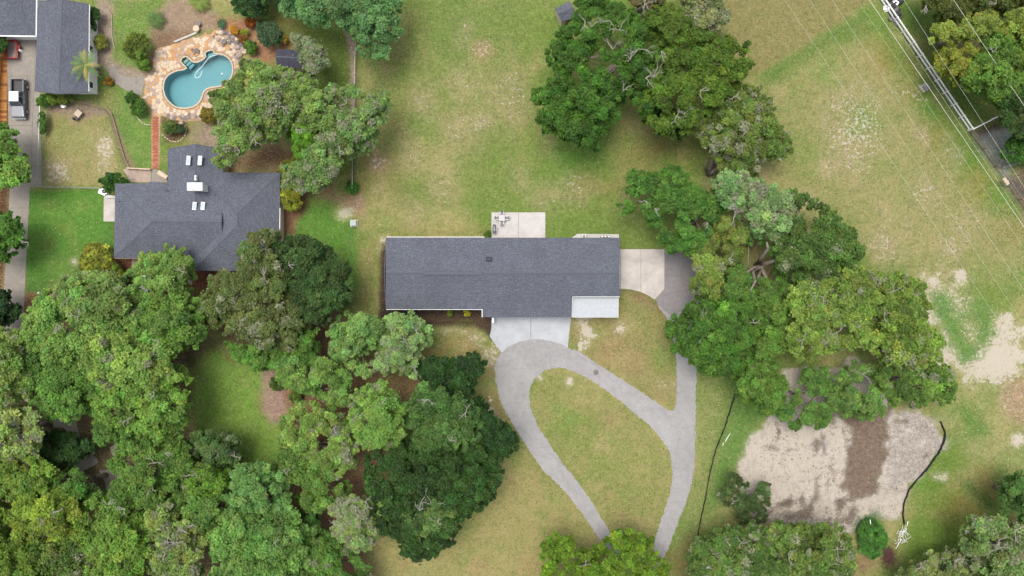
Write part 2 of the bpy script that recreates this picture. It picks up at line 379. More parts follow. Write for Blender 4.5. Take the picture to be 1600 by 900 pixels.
# bare sand by the right margin
patch([(1440,430),(1465,425),(1480,440),(1500,430),(1515,445),(1520,475),(1540,490),(1575,495),(1600,540),(1600,640),(1575,650),(1560,610),(1525,600),(1500,560),(1480,520),(1455,490)], g(180,172,130), 2.5, 3, .8, sand=.52)
patch([(1445,440),(1460,430),(1470,470),(1490,520),(1510,560),(1500,575),(1470,540),(1452,490)], g(200,188,162), 1.5, 4.5, .9, sand=.66)
patch([(1490,430),(1505,430),(1515,465),(1500,460)], g(200,188,160), 1, 2, .9, sand=.7)
patch([(1570,508),(1590,520),(1592,560),(1590,590),(1560,600),(1530,590),(1512,570),(1520,550),(1545,540)], g(204,192,170), 2.5, 4.5, .95, sand=.66)
patch([(1452,455),(1475,455),(1500,500),(1520,530),(1540,500),(1555,520),(1530,555),(1505,570),(1485,540),(1465,500)], g(86,142,50), 1.5, 1.5, .85, sand=.12, straw=.1)
patch((1530,488,16,20), g(92,140,56), 2, 2, .8, sand=.1)
patch([(1570,590),(1600,585),(1640,600),(1640,670),(1590,668),(1568,645),(1558,620)], g(188,148,126), 1.5, 1, .95, sand=.25, straw=0)
patch([(1480,640),(1540,600),(1560,670),(1600,690),(1600,740),(1490,720)], g(150,156,96), 4, 2, .7, sand=.25)
patch([(1490,640),(1505,620),(1545,670),(1540,690),(1515,680)], g(92,136,48), 1.5, 1, .8)
patch((1590,685,10,9), g(210,196,180), 1, .6, .9, sand=.7)
# verge between the lane and the clearing
patch([(1090,570),(1200,600),(1215,625),(1170,690),(1150,740),(1120,800),(1085,850),(1040,900),(1050,820),(1085,740)], g(108,144,66), 2, 1, .85, sand=0, straw=.2)
patch([(1090,580),(1140,610),(1120,700),(1100,800),(1070,840),(1040,890),(1060,820),(1088,740)], g(142,148,84), 2, 1.5, .7, straw=.6)
patch([(1150,640),(1200,630),(1150,740),(1120,800),(1105,790),(1130,680)], g(94,140,58), 2.5, 1, .8)
patch([(1040,870),(1090,830),(1085,960),(1040,960)], g(150,126,80), 2, 1, .8); patch((1150,822,10,9), g(160,112,80), 1.2, .6, .8, mulch=.5)
patch([(1400,830),(1440,740),(1480,680),(1520,740),(1500,830),(1440,900),(1340,960),(1380,880)], g(112,138,48), 3, 1.5, .85, sand=.03)
for c_ in [(1430,755,16,20),(1455,700,14,30)]: patch(c_, g(92,146,40), 2, 1, .8)
patch((1500,790,30,22), g(152,118,62), 3, 2, .7); patch((1540,760,16,26), g(176,136,88), 2, 1.5, .7)
patch([(1495,750),(1515,748),(1560,790),(1550,800),(1520,780)], g(64,104,36), 1.2, .6, .9)
patch((1468,745,12,7), g(205,190,175), 1, .8, .9, sand=.75)
patch((1345,880,26,20), g(150,112,78), 2, 1, .7, mulch=.6); 
# sand clearing with the dirt strip
CLEAR = [(1152,735),(1170,695),(1195,660),(1215,625),(1205,610),(1230,580),(1262,575),(1300,575),(1345,560),(1390,600),(1400,640),(1435,640),(1470,665),(1474,690),(1462,715),(1430,750),(1412,790),(1405,812),(1370,808),(1340,830),(1320,835),(1250,825),(1190,815),(1165,780)]
patch(CLEAR, g(204,193,176), .7, 1.3, 1, sand=.55, straw=0, mulch=.42)
patch([(1390,645),(1435,641),(1470,665),(1473,690),(1430,748),(1395,770),(1372,760)], g(190,178,166), 1.4, 1.6, .9, sand=.2, mulch=.42)
patch([(1318,640),(1345,640),(1400,632),(1385,660),(1383,690),(1375,735),(1362,770),(1345,783),(1325,778),(1312,755),(1314,700)], g(140,117,102), .8, 2.2, 1, sand=0, straw=0, mulch=.3)
for x_, y_, a_, b_ in [(1283,695,5,18),(1296,720,4,14),(1272,760,4,16),(1226,785,14,4),(1232,780,8,3),(1250,778,3,12),(1262,788,6,16),(1205,700,8,3),(1315,810,10,5),(1272,700,3,14),(1308,790,6,12),(1330,800,7,14),(1240,805,18,5),(1290,815,16,4)]:
    patch((x_, y_, a_, b_), g(122,102,88), .7, 1.0, .85, sand=.0, mulch=.6)
rs = random.Random(55)
for k in range(46):
    x_, y_ = rs.uniform(1175, 1455), rs.uniform(600, 815)
    if sdist(np.array([x_]), np.array([y_]), CLEAR)[0] < 12 or 1305 < x_ < 1395 and y_ < 790: continue
    an = (1.45 if x_ < 1300 else -.9) + rs.uniform(-.45, .45) if rs.random() < .75 else rs.uniform(-.3, .5); L_ = rs.uniform(8, 34); w_ = rs.uniform(1.5, 3.4); cu = rs.uniform(-.25, .25); up, dn = [], []
    for t in (-.5, -.25, 0, .25, .5):
        cx, cy = x_ + math.cos(an + cu * t) * L_ * t, y_ + math.sin(an + cu * t) * L_ * t; up.append((cx - math.sin(an) * w_ * (1 - abs(t)), cy + math.cos(an) * w_ * (1 - abs(t)))); dn.append((cx + math.sin(an) * w_ * (1 - abs(t)), cy - math.cos(an) * w_ * (1 - abs(t))))
    patch(up + dn[::-1], g(128,108,92) if rs.random() < .6 else g(214,204,192), .35, .35, rs.uniform(.5, .95), sand=.25, mulch=.4, seed=k)
patch([(1165,790),(1250,800),(1330,800),(1330,835),(1180,825)], g(158,138,118), 2, 1.5, .6, sand=.4, mulch=.6)
patch((1360,830,24,30), g(60,126,42), 1.5, .8, .95, sand=0)
# triangle lawn and its bare soil
patch([(893,498),(968,452),(1010,460),(1050,510),(1056,635),(1000,612),(890,545)], g(146,140,82), 1, .5, .9, straw=.6)
patch([(905,505),(960,500),(990,540),(1010,580),(1050,600),(1035,625),(980,590),(930,560),(905,530)], g(172,132,98), 3, 2, .85, sand=.18)
for c_ in [(920,520,10,8),(912,508,8,8),(968,515,7,6),(918,497,14,5),(908,540,6,5)]: patch(c_, g(214,198,180), 1.2, 1, .9, sand=.8)
patch((1040,600,12,10), g(186,158,134), 1.5, 1, .7, sand=.5); patch([(968,452),(1000,455),(1035,480),(1050,505),(1020,480),(985,462)], g(148,108,84), 1, .6, .8, mulch=.7)
patch((1035,540,14,50), g(146,138,70), 2.5, 1, .7); patch((900,540,10,12), g(110,134,56), 1, .5, .7); patch((1010,595,20,10), g(128,140,66), 2, 1, .7)
# island
patch([(830,620),(840,590),(870,577),(910,590),(980,640),(1040,700),(1050,750),(1025,840),(1000,880),(955,835),(880,725)], g(150,146,84), 1.5, .6, .9, sand=.06, straw=.6)
for c_ in [(905,650,34,24),(860,610,12,14),(980,750,30,40),(940,720,24,20),(890,690,20,16)]: patch(c_, g(130,146,66), 4, 2, .65, straw=.3)
for c_ in [(1000,725,26,30),(950,600,20,8),(900,735,10,12),(940,800,20,14)]: patch(c_, g(172,158,100), 3, 1.5, .6)
patch((890,596,5,5), g(200,190,165), .6, .5, .8, sand=.7); patch((843,590,5,4), g(200,190,175), .6, .5, .8, sand=.7)
# lawn below the dark oak
patch([(580,830),(640,870),(700,850),(780,760),(820,690),(870,760),(940,850),(900,960),(560,960)], g(162,148,88), 3, 1.5, .85, sand=.1, straw=.8)
patch([(800,690),(830,690),(930,840),(900,850),(850,770)], g(138,140,68), 2.5, 1, .7); patch((740,885,10,12), g(184,142,104), 1.5, .8, .8); patch((830,885,24,14), g(166,130,88), 2, 1, .6)
# front of the house: grass tongue and mulch
patch([(665,515),(740,512),(770,540),(785,590),(790,640),(805,690),(760,650),(745,560),(660,560)], g(164,138,92), 2, 1.2, .85, sand=.22)
patch([(660,545),(740,530),(745,560),(700,555)], g(160,118,84), 2, 1, .7); patch([(735,512),(760,525),(785,555),(770,560),(745,535)], g(142,142,78), 1.2, .6, .8)
for c_ in [(700,518,26,5),(745,528,10,6),(765,640,4,7),(770,560,10,12)]: patch(c_, g(206,184,158), 1.2, 1, .7, sand=.55)
MUL = g(72,58,52)
patch([(594,380),(606,376),(640,440),(780,440),(790,520),(768,527),(757,519),(740,509),(660,510),(590,512)], MUL, .5, .35, 1, sand=0, straw=0, mulch=1)
patch([(660,495),(750,490),(765,500),(765,520),(740,508),(680,510)], g(112,88,62), 1.2, .8, .7, mulch=1); patch((725,505,16,5), g(98,108,48), 1, .6, .7)
patch([(594,370),(604,370),(600,390),(592,392)], g(206,190,140), .8, .6, .8, sand=.7)
patch([(560,380),(590,380),(592,480),(560,490)], g(160,138,92), 2, 1.5, .7, sand=.3); patch([(630,360),(760,362),(765,370),(605,370)], g(150,140,76), 1.5, .8, .8)
# strip of lawn between the two houses
LAWN2 = [(462,345),(480,318),(520,318),(552,350),(555,400),(550,440),(530,395),(490,375),(462,372)]
patch(LAWN2, g(98,150,50), 1.2, .8, .95, sand=0, straw=.15); patch([(540,350),(556,355),(552,460),(545,480),(540,420)], g(96,140,56), 1.2, .6, .9)
patch([(512,305),(565,305),(572,320),(560,335),(535,325)], g(176,140,112), 1.2, .8, .9, sand=.25, mulch=.4); patch((535,333,12,9), g(206,205,150), 1, .8, .9, sand=.6)
patch([(436,320),(480,305),(478,325),(462,345),(458,372),(438,380)], g(160,112,84), .8, .5, .95, sand=0, mulch=.9)
# mulch under the trees west of the drive
RM = g(150,98,78)
patch([(490,505),(530,505),(540,560),(600,560),(660,560),(680,600),(640,620),(600,720),(580,840),(560,960),(470,960),(440,830),(430,740),(450,640),(410,650),(405,585),(430,570),(480,560)], RM, 2, 1.5, .9, sand=.05, mulch=.85)
patch([(406,584),(420,573),(440,585),(448,640),(440,660),(425,662),(410,645)], g(190,152,136), .7, .5, 1, sand=.1, mulch=.9)
patch([(560,560),(640,555),(650,600),(600,640),(570,610)], g(140,122,72), 2, 1.5, .7)
# shaded lawn between the woods
patch([(290,560),(345,520),(360,560),(410,580),(405,640),(425,665),(450,660),(455,720),(400,740),(380,720),(310,690),(290,620)], g(126,162,60), 1.5, .8, 1, sand=0, straw=.2, mulch=0)
patch([(290,560),(330,570),(345,640),(385,700),(330,690),(300,640)], g(98,134,50), 3, 1.5, .7); patch((315,555,16,16), g(140,134,62), 2, 1, .7)  # darker green band is tree shade painted into the turf
# forest floor
FL = g(92,78,58)
patch([(-60,520),(40,515),(140,430),(300,430),(330,540),(300,580),(295,690),(380,730),(450,740),(440,960),(-60,960)], FL, 2, 1.5, .9, sand=0, mulch=.9)
patch([(300,400),(440,400),(545,470),(500,560),(360,560),(330,500)], g(120,86,64), 2, 1, .8, mulch=.8)
# mulch round the west house
patch([(160,380),(182,300),(300,400),(380,410),(440,360),(440,430),(345,450),(300,460),(180,420)], g(140,84,60), 1, .6, 1, sand=0, mulch=.8)
patch([(40,440),(80,450),(95,445),(70,480),(40,520),(30,500)], g(158,100,70), 1, .5, 1, sand=0, mulch=.7)
patch([(-60,270),(14,270),(14,360),(0,520),(-60,520)], g(116,74,52), .8, .5, 1, sand=0, mulch=.9)
patch([(-60,60),(14,60),(14,230),(-60,230)], g(130,86,56), .8, .5, 1, sand=0, mulch=.9)
# west lawn
patch([(44,296),(160,294),(166,340),(180,345),(182,390),(135,390),(130,430),(60,456),(40,456)], g(94,146,48), .5, .4, 1, sand=0, straw=.12)
patch([(44,400),(130,400),(120,430),(60,454),(42,455)], g(84,132,46), 2.5, 1, .8)
for c_ in [(80,320,10,8),(75,382,8,8),(105,365,8,8)]: patch(c_, g(136,150,70), 1.5, 1, .6)
patch((115,408,5,5), g(190,176,150), .7, .5, .8, sand=.6); patch([(88,440),(110,430),(150,440),(100,460)], g(156,130,96), 1.5, 1, .7, sand=.2)
# kennel yard
patch([(70,178),(165,178),(190,262),(200,280),(190,292),(68,292)], g(148,142,84), .8, .5, 1, sand=.14, straw=.8)
for c_ in [(88,270,18,18),(165,255,16,20),(165,230,14,20)]: patch(c_, g(184,164,132), 2, 1.5, .8, sand=.5)
for c_ in [(95,190,16,10),(150,188,16,12),(85,215,12,20)]: patch(c_, g(124,134,58), 2, 1, .6)
patch([(75,160),(140,158),(170,172),(165,180),(120,192),(105,182),(72,180)], g(168,142,122), .8, .5, .95, sand=.15, mulch=.4)
patch([(170,172),(182,178),(195,230),(215,262),(200,264),(186,235)], g(158,136,104), .8, .5, .95, sand=.12, mulch=.4)
# garden lawns
patch([(175,178),(190,140),(205,150),(235,180),(237,225),(235,262),(212,258),(196,220)], g(108,148,62), .7, .5, .95, sand=0, straw=.3)
patch([(142,140),(180,140),(185,175),(150,165)], g(138,142,78), 1, .6, .9, straw=.4)
patch([(176,0),(262,0),(245,20),(235,60),(222,100),(195,105),(178,90),(176,40)], g(110,144,62), .8, .5, .95, sand=.05, straw=.4)
patch([(150,0),(175,0),(176,90),(195,105),(240,115),(225,125),(190,120),(145,100),(142,50)], g(182,158,140), .8, .5, .95, sand=.2, mulch=.5)
patch([(262,0),(300,0),(340,25),(340,45),(290,55),(235,50),(240,25)], g(178,148,122), 1, .6, .95, sand=.15, mulch=.6)
patch([(235,50),(300,50),(290,65),(270,80),(250,110),(240,120),(225,110),(240,80)], g(150,110,90), 1, .6, .9, mulch=.7)
patch([(340,30),(400,30),(430,45),(465,75),(435,100),(400,95),(385,80),(340,45)], g(186,128,92), 1, .6, .95, sand=.05, mulch=.5)
patch([(400,-20),(560,-20),(560,260),(500,290),(470,180),(430,100),(470,60),(400,20)], g(102,124,48), 1.5, .8, .95, sand=0, straw=.2)
patch([(415,12),(480,25),(470,55),(430,45)], g(134,120,66), 2, 1, .8)
patch([(536,42),(545,45),(556,70),(556,175),(548,175),(547,90)], g(178,150,140), .5, .4, .95, sand=.3, mulch=.4)
patch([(235,180),(262,175),(264,232),(330,232),(340,180),(310,160)], g(136,140,66), 1, .6, .9, mulch=.2)
patch([(320,180),(345,165),(350,240),(320,232),(300,215)], g(176,150,134), 1.5, 1, .9, sand=.2, mulch=.5)
patch([(340,240),(430,225),(500,240),(520,300),(460,300),(437,265),(345,265)], g(128,84,62), 1.5, 1, .9, sand=.05, mulch=.9)
patch([(253,182),(290,190),(293,205),(282,218),(260,220),(252,205)], g(112,84,60), .5, .4, .95, mulch=.9)

for zone, n_ in (([(835,620),(850,595),(900,595),(1035,705),(1035,780),(1005,870),(960,830),(885,720)], 26), ([(900,500),(965,460),(1045,530),(1050,620),(1000,600),(900,540)], 14), ([(600,850),(700,860),(790,740),(830,710),(920,850),(880,890),(620,890)], 26), ([(665,520),(740,520),(780,560),(790,620),(755,600),(745,550),(670,550)], 8), ([(300,560),(350,540),(400,590),(405,640),(440,690),(390,715),(310,640)], 14), ([(180,10),(250,10),(220,90),(190,95)], 6), ([(185,180),(230,185),(232,250),(215,250)], 5), ([(50,300),(155,300),(165,350),(125,420),(50,440)], 10), ([(75,185),(160,185),(185,255),(185,285),(75,285)], 12)):
    xs = [p[0] for p in zone]; ys = [p[1] for p in zone]; k = 0
    while k < n_:
        x_, y_ = rq.uniform(min(xs), max(xs)), rq.uniform(min(ys), max(ys)); k += .25
        if sdist(np.array([x_]), np.array([y_]), zone)[0] < 4: continue
        k += .75; u_ = rq.random(); r_ = rq.uniform(4, 13); lush = zone[0][0] < 400 and n_ != 12
        cc = g(118,156,62) if u_ < .5 else (g(134,156,72) if lush else g(182,162,112)); cc = cc if u_ < .85 or lush else g(176,138,104)
        patch((x_, y_, r_ * 1.2, r_ * rq.uniform(.6, 1.2)), cc, 1.4, 1.6, rq.uniform(.35, .7), seed=int(k * 4) + n_)
# relief
gz = nB * .04 + nA * .06
near = np.clip(1 - np.maximum(np.abs(gx) - 84, np.abs(gy) - 48) / 10, 0, 1); gz *= near
s_ = sdist(gx, gy, wp([(1155,735),(1200,660),(1300,640),(1400,640),(1470,665),(1470,700),(1410,790),(1320,830),(1190,815)]))
gz += np.clip(s_ / 5, 0, 1) * 1.0 * (1 + .25 * nC) + np.clip(s_, 0, 1) * (.22 * fbm(gx, gy, 77, 1.3, 4) + .14 * fbm(gx * .6 + gy * .8, (gy * .6 - gx * .8) * .18, 78, .9, 3))
FLATS = [([(590,325),(1100,325),(1100,560),(1100,960),(900,960),(765,700),(765,560),(590,500)], .8), ([(0,0),(160,0),(440,225),(445,430),(160,420),(70,560),(0,560)], .8), ([(220,20),(400,20),(400,240),(160,240),(160,100)], .8)]
for fp, k in FLATS:
    sdd = sdist(gx, gy, wp(fp)); gz *= 1 - np.clip(sdd / 2 + .5, 0, 1)
gz -= np.where(sdist(gx, gy, POOL) > -.32, 2.2, 0)
ny, nx = GX.shape
idx = np.arange(nx * ny).reshape(ny, nx)
quads = np.stack([idx[:-1, :-1], idx[:-1, 1:], idx[1:, 1:], idx[1:, :-1]], -1).reshape(-1, 4)
me = bpy.data.meshes.new('lawn'); me.vertices.add(gx.size); me.vertices.foreach_set('co', np.stack([gx, gy, gz], 1).ravel())
me.loops.add(quads.size); me.loops.foreach_set('vertex_index', quads.ravel()); me.polygons.add(len(quads))
me.polygons.foreach_set('loop_start', np.arange(0, quads.size, 4)); me.polygons.foreach_set('loop_total', np.full(len(quads), 4)); me.update()
gw_ = np.clip(1 - msk[:, 2:3] * 2.5, 0, 1); col = np.clip(col * (1 + (np.array([.95, 1.05, .84]) - 1) * gw_), 0, 1)
for nm, arr in (('soil', col), ('grain', msk)):
    a_ = me.color_attributes.new(nm, 'FLOAT_COLOR', 'POINT'); a_.data.foreach_set('color', np.concatenate([arr, np.ones((len(arr), 1))], 1).astype(np.float32).ravel())
me.polygons.foreach_set('use_smooth', np.ones(len(quads), bool))
def ground_mat():
    m, t, N, L, B = newmat('turf_and_soil'); B.inputs['Roughness'].default_value = .95; B.inputs['Specular IOR Level'].default_value = .15
    tc = N.new('ShaderNodeTexCoord')
    c1 = N.new('ShaderNodeAttribute'); c1.attribute_name = 'soil'; c2 = N.new('ShaderNodeAttribute'); c2.attribute_name = 'grain'
    sp = N.new('ShaderNodeSeparateColor'); L.new(c2.outputs['Color'], sp.inputs[0])
    def noise(s, d=4, r=.6, off=0):
        n = N.new('ShaderNodeTexNoise'); n.inputs['Scale'].default_value = s; n.inputs['Detail'].default_value = d; n.inputs['Roughness'].default_value = r
        mp = N.new('ShaderNodeMapping'); mp.inputs['Location'].default_value = (off, off * .7, 0); L.new(tc.outputs['Object'], mp.inputs[0]); L.new(mp.outputs[0], n.inputs['Vector'])
        return n.outputs['Fac']
    def rng(x, a, b, lo, hi, cl=True):
        n = N.new('ShaderNodeMapRange'); n.clamp = cl
        for k, v in zip(('From Min', 'From Max', 'To Min', 'To Max'), (a, b, lo, hi)): n.inputs[k].default_value = v
        L.new(x, n.inputs['Value']); return n.outputs[0]
    def mth(op, a, b):
        n = N.new('ShaderNodeMath'); n.operation = op
        for i, v in enumerate((a, b)):
            if isinstance(v, (int, float)): n.inputs[i].default_value = v
            else: L.new(v, n.inputs[i])
        return n.outputs[0]
    def mixc(f, a, b):
        n = N.new('ShaderNodeMix'); n.data_type = 'RGBA'; L.new(f, n.inputs[0])
        for i, v in ((6, a), (7, b)):
            if isinstance(v, tuple): n.inputs[i].default_value = (*v, 1)
            else: L.new(v, n.inputs[i])
        return n.outputs[2]
    n1 = noise(1.9, 6, .75); n2 = noise(6, 3, .6, 5); n3 = noise(.8, 4, .6, 11)
    val = mth('MULTIPLY', rng(n1, .3, .7, .66, 1.34, False), mth('MULTIPLY', rng(n2, .3, .7, .72, 1.28, False), rng(n3, .3, .7, .88, 1.12, False)))
    vs = N.new('ShaderNodeVectorMath'); vs.operation = 'SCALE'; L.new(c1.outputs['Color'], vs.inputs[0]); L.new(val, vs.inputs['Scale'])
    base = vs.outputs[0]
    # clumps of greener blades and straw
    st = mth('MULTIPLY', rng(mth('ADD', noise(3.4, 4, .65, 23), mth('MULTIPLY', sp.outputs[1], .22)), .58, .72, 0, 1), .55)
    base = mixc(st, base, A(188, 172, 122))
    gr = mth('MULTIPLY', mth('MULTIPLY', rng(noise(.55, 8, .78, 31), .50, .64, 0, 1), rng(sp.outputs[2], 0, .3, .42, 0)), rng(sp.outputs[0], .2, .7, 1, .3))
    base = mixc(gr, base, A(100, 130, 50))
    st2 = mth('MULTIPLY', rng(noise(.42, 8, .78, 83), .48, .62, 0, 1), rng(sp.outputs[1], 0, .8, 0, .5))
    base = mixc(st2, base, A(184, 166, 118))
    fl = mth('MULTIPLY', rng(noise(3.1, 4, .7, 91), .62, .70, 0, .5), rng(sp.outputs[2], .0, .3, 1, 0))
    base = mixc(fl, base, A(206, 192, 156))
    fd = mth('MULTIPLY', rng(noise(1.3, 7, .8, 97), .36, .46, .34, 0), rng(sp.outputs[2], .0, .3, 1, 0))
    base = mixc(fd, base, A(92, 112, 46))
    # bare sand breaking through
    sa = rng(mth('ADD', noise(1.9, 6, .72, 47), mth('MULTIPLY', sp.outputs[0], .54)), .70, .76, 0, 1)
    base = mixc(mth('MULTIPLY', sa, .85), base, A(218, 205, 188))
    # wheel tracks and scrapes in bare sand
    mp2 = N.new('ShaderNodeMapping'); mp2.inputs['Rotation'].default_value = (0, 0, .55); mp2.inputs['Scale'].default_value = (1.5, .4, 1); L.new(tc.outputs['Object'], mp2.inputs[0])
    nt2 = N.new('ShaderNodeTexNoise'); nt2.inputs['Scale'].default_value = .9; nt2.inputs['Detail'].default_value = 6; nt2.inputs['Roughness'].default_value = .7; L.new(mp2.outputs[0], nt2.inputs['Vector'])
    trk = mth('MULTIPLY', rng(nt2.outputs['Fac'], .54, .66, 0, .55), rng(sp.outputs[0], .4, .6, 0, 1))
    trk = mth('MULTIPLY', trk, rng(sp.outputs[2], .2, .5, 0, 1)); base = mixc(trk, base, A(140, 120, 104))
    # mulch and litter grain
    mu = mth('MULTIPLY', rng(noise(5.5, 3, .6, 61), .46, .6, 0, .75), sp.outputs[2])
    dk = N.new('ShaderNodeVectorMath'); dk.operation = 'SCALE'; L.new(base, dk.inputs[0]); dk.inputs['Scale'].default_value = .5
    base = mixc(mu, base, dk.outputs[0])
    L.new(base, B.inputs['Base Color'])
    b = N.new('ShaderNodeBump'); b.inputs['Strength'].default_value = .6; b.inputs['Distance'].default_value = .12
    L.new(n1, b.inputs['Height']); L.new(b.outputs[0], B.inputs['Normal'])
    return m
me.materials.append(ground_mat())
tag(link('ground', me), 'patchy green and straw-coloured lawn with bare soil', kind='structure')

tag(bpy.data.objects['ground'], kind='structure')
# ---------------------------------------------------------------- drives, paths and slabs
def struct(o, label): return tag(o, label, kind='structure')
ROAD = [(935,840),(900,790),(870,755),(845,730),(812,680),(800,660),(784,632),(776,603),(773,580),(775,566),(783,552),(797,540),(812,534),(830,530),(850,531),(870,536),(893,545),(910,553),(940,573),(975,595),(1005,615),(1035,635),(1046,641),(1055,636),(1057,600),(1056,560),(1048,512),(1040,495),(1026,470),(1039,451),(1038,388),(1092,388),(1098,420),(1092,470),(1090,520),(1088,575),(1087,640),(1086,700),(1083,740),(1074,778),(1062,810),(1050,842),(1036,878),(1026,920),(1022,1010),(985,1010),(974,905)]
ISL = [(956,838),(978,875),(1000,893),(1018,885),(1022,850),(1031,818),(1041,790),(1048,762),(1050,738),(1046,708),(1036,690),(1015,665),(990,645),(965,623),(940,605),(915,590),(895,580),(878,575),(863,576),(848,581),(836,592),(828,606),(827,622),(831,642),(840,665),(852,684),(880,725),(905,756),(926,786),(945,818)]
struct(sheet('driveway', [rpoly(wp(ROAD), .3, .11, 3, True), rpoly(wp(ISL), .3, .11, 4, True)], .028, M['asph']), 'worn grey asphalt loop drive with ragged edges')
struct(sheet('driveway', [rpoly(wp([(1038,388),(1097,388),(1093,450),(1075,476),(1052,497),(1030,478),(1024,468),(1038,451)]), .4, .05, 5)], .034, M['asphd']), 'older darker asphalt beside the side parking slab')
ap = empty('driveway_apron'); struct(ap, 'pale concrete apron before the garage')
sheet('concrete_panel', [rpoly(wp([(768,488),(829,488),(829,531),(812,535),(797,541),(784,551),(775,540),(765,525),(768,512)]), 1)], .022, M['concb'], ap)
sheet('concrete_panel', [rpoly(wp([(829.6,488),(893,488),(890,515),(887,544),(870,538),(850,532),(829.6,531)]), 1)], .022, M['concb'], ap)
sp_ = empty('parking_slab'); struct(sp_, 'pinkish concrete slab at the east end of the house')
sheet('concrete_panel', [wp([(962,389.5),(1001,389.5),(1001,456),(985,452),(962,451)])], .04, M['concp'], sp_)
sheet('concrete_panel', [wp([(1001.5,389.5),(1038,389.5),(1038,451),(1023,468),(1012,461),(1001.5,456.3)])], .04, M['concp'], sp_)
pt = empty('patio'); struct(pt, 'pale concrete patio behind the long house')
for i_ in range(2):
    a_, b_ = 768 + i_ * 42.2, 768 + (i_ + 1) * 42.2 - .4
    sheet('concrete_panel', [wp([(a_, 332), (b_, 332), (b_, 378), (a_, 378)])], .07, M['conc'], pt)
struct(sheet('service_slab', [wp([(890,378),(894,371),(902,365.5),(967,366),(967,378)])], .05, M['conc']), 'small concrete slab for the cooling units')
struct(sheet('porch_slab', [wp([(893.5,458),(964,458),(964,494),(893.5,494)])], .10, M['concb']), 'pale front porch slab')
wd_ = empty('west_driveway'); struct(wd_, 'long weathered concrete drive of joined panels')
def strip(x0, x1, ys, xs=None):
    for k in range(len(ys) - 1):
        f = lambda y: (np.interp(y, [60, 290, 515], x0), np.interp(y, [60, 290, 515], x1))
        (a0, a1), (b0, b1) = f(ys[k] + .25), f(ys[k + 1] - .25)
        sheet('concrete_panel', [wp([(a0, ys[k] + .25), (a1, ys[k] + .25), (b1, ys[k + 1] - .25), (b0, ys[k + 1] - .25)])], .03, M['concd'], wd_)
strip((10,16,3), (56,47,36), [60,88,119,160,196,228,260,290,325,365,405,445,480,520])
strip((56.5,47.5,36.5), (60,66,62), [60,119,165,213,260,292])
fw = empty('forest_path'); struct(fw, 'weathered concrete path glimpsed between the trees')
for P_ in ([(82,655),(117,648),(122,672),(126,690),(110,690),(100,668),(84,668)], [(112,718),(146,709),(154,722),(116,745)], [(172,698),(205,682),(202,694),(176,712)], [(155,735),(190,730),(188,752),(176,775),(166,775),(165,755)]):
    sheet('concrete_panel', [rpoly(wp(P_), .6, .06, 7)], .04, M['concd'], fw)
struct(sheet('side_path', [rpoly(wp([(168,105),(178,104),(190,117),(205,121),(222,119),(228,124),(223,140),(222,149),(212,147),(197,141),(183,132),(173,122)]), .5, .02, 2, True)], .04, M['concd']), 'curved grey concrete walk from the garage to the pool')
struct(sheet('side_path', [wp([(192,264),(236,263),(236,285),(205,285)])], .04, M['stonep']), 'tan walk behind the house with the hip roof')
struct(sheet('side_path', [wp([(237,264),(258,268),(262,285),(237,285)])], .045, M['concd']), 'short paved corner by the back wall of the hip-roofed house')
struct(sheet('side_path', [wp([(206,404),(224,404),(222,412),(206,428)])], .04, M['stonep']), 'bit of pinkish walk south of the hip-roofed house')
struct(sheet('side_path', [wp([(290,424),(302,424),(300,446),(290,440)])], .04, M['concd']), 'front step walk beside the red mulch bed')
# brick walk, brick by brick (running bond); the 300 nearest the pool lawn are objects
bw = empty('brick_walk'); struct(bw, 'red brick walk running south from the pool deck')
sheet('walk_bed', [wp([(236.5,178),(251,178),(249,264),(237,264)])], .02, M['grout'], bw)
brm = []
for mt in (M['brick'], M['brickp']):
    b_ = MB().box((0, 0, 0), (.36, .19, .06)); me_ = bpy.data.meshes.new('brick'); me_.from_pydata(b_.v, [], b_.f); me_.materials.append(mt); brm.append(me_)
joined = MB(); nb = 0; rr = random.Random(5)
yy = 17.6 + .0
x0_, y0_ = W(237.2, 264)[:2]; x1_, y1_ = W(249.3, 180)[:2]
rows = int((y1_ - y0_) / .205)
for r_ in range(rows):
    for c_ in range(-1, 4):
        bx = x0_ + .19 + c_ * .375 + (.18 if r_ % 2 else 0); by = y0_ + .1 + r_ * .205
        if bx < x0_ + .1 or bx > x1_ - .1: continue
        z_ = .045 + rr.uniform(-.006, .008); 
        if nb < 300 and r_ < rows:
            o_ = link('brick', brm[rr.random() < .35], bw, (bx, by, z_)); nb += 1
        else: joined.box((bx, by, z_), (.36, .19, .06))
if joined.v: tag(joined.build('bricks', M['brick'], bw), kind='stuff')

# ---------------------------------------------------------------- houses
def inv(px, py, zf):
    z = 3.5
    for _ in range(12): x, y, _z = W(px, py, z); z = zf(x, y)
    return (x, y, z)
def solve_roof(polys, zf, mb, t=.16): 
    mb.slab([inv(px, py, zf) for px, py in polys], t)
def ridge_caps(parent, a, b, w=.34, step=.45, m=None):
    a, b = Vector(a), Vector(b); L = (b - a).length; n = max(2, int(L / step)); me_ = None
    mb = MB()
    for i in range(n):
        p = a.lerp(b, i / n); q = a.lerp(b, (i + 1) / n)
        d = (q - p).normalized(); s_ = d.cross(Vector((0, 0, 1))).normalized() * w / 2
        up = Vector((0, 0, .035)); dn = Vector((0, 0, -.04))
        mb.add([p + s_ + dn, p + up, p - s_ + dn, q + s_ + dn, q + up + Vector((0, 0, .012)), q - s_ + dn], [(0, 3, 4, 1), (1, 4, 5, 2), (3, 5, 4), (0, 1, 2)])
    o = mb.build('ridge_cap', M['ridge'], parent); return o
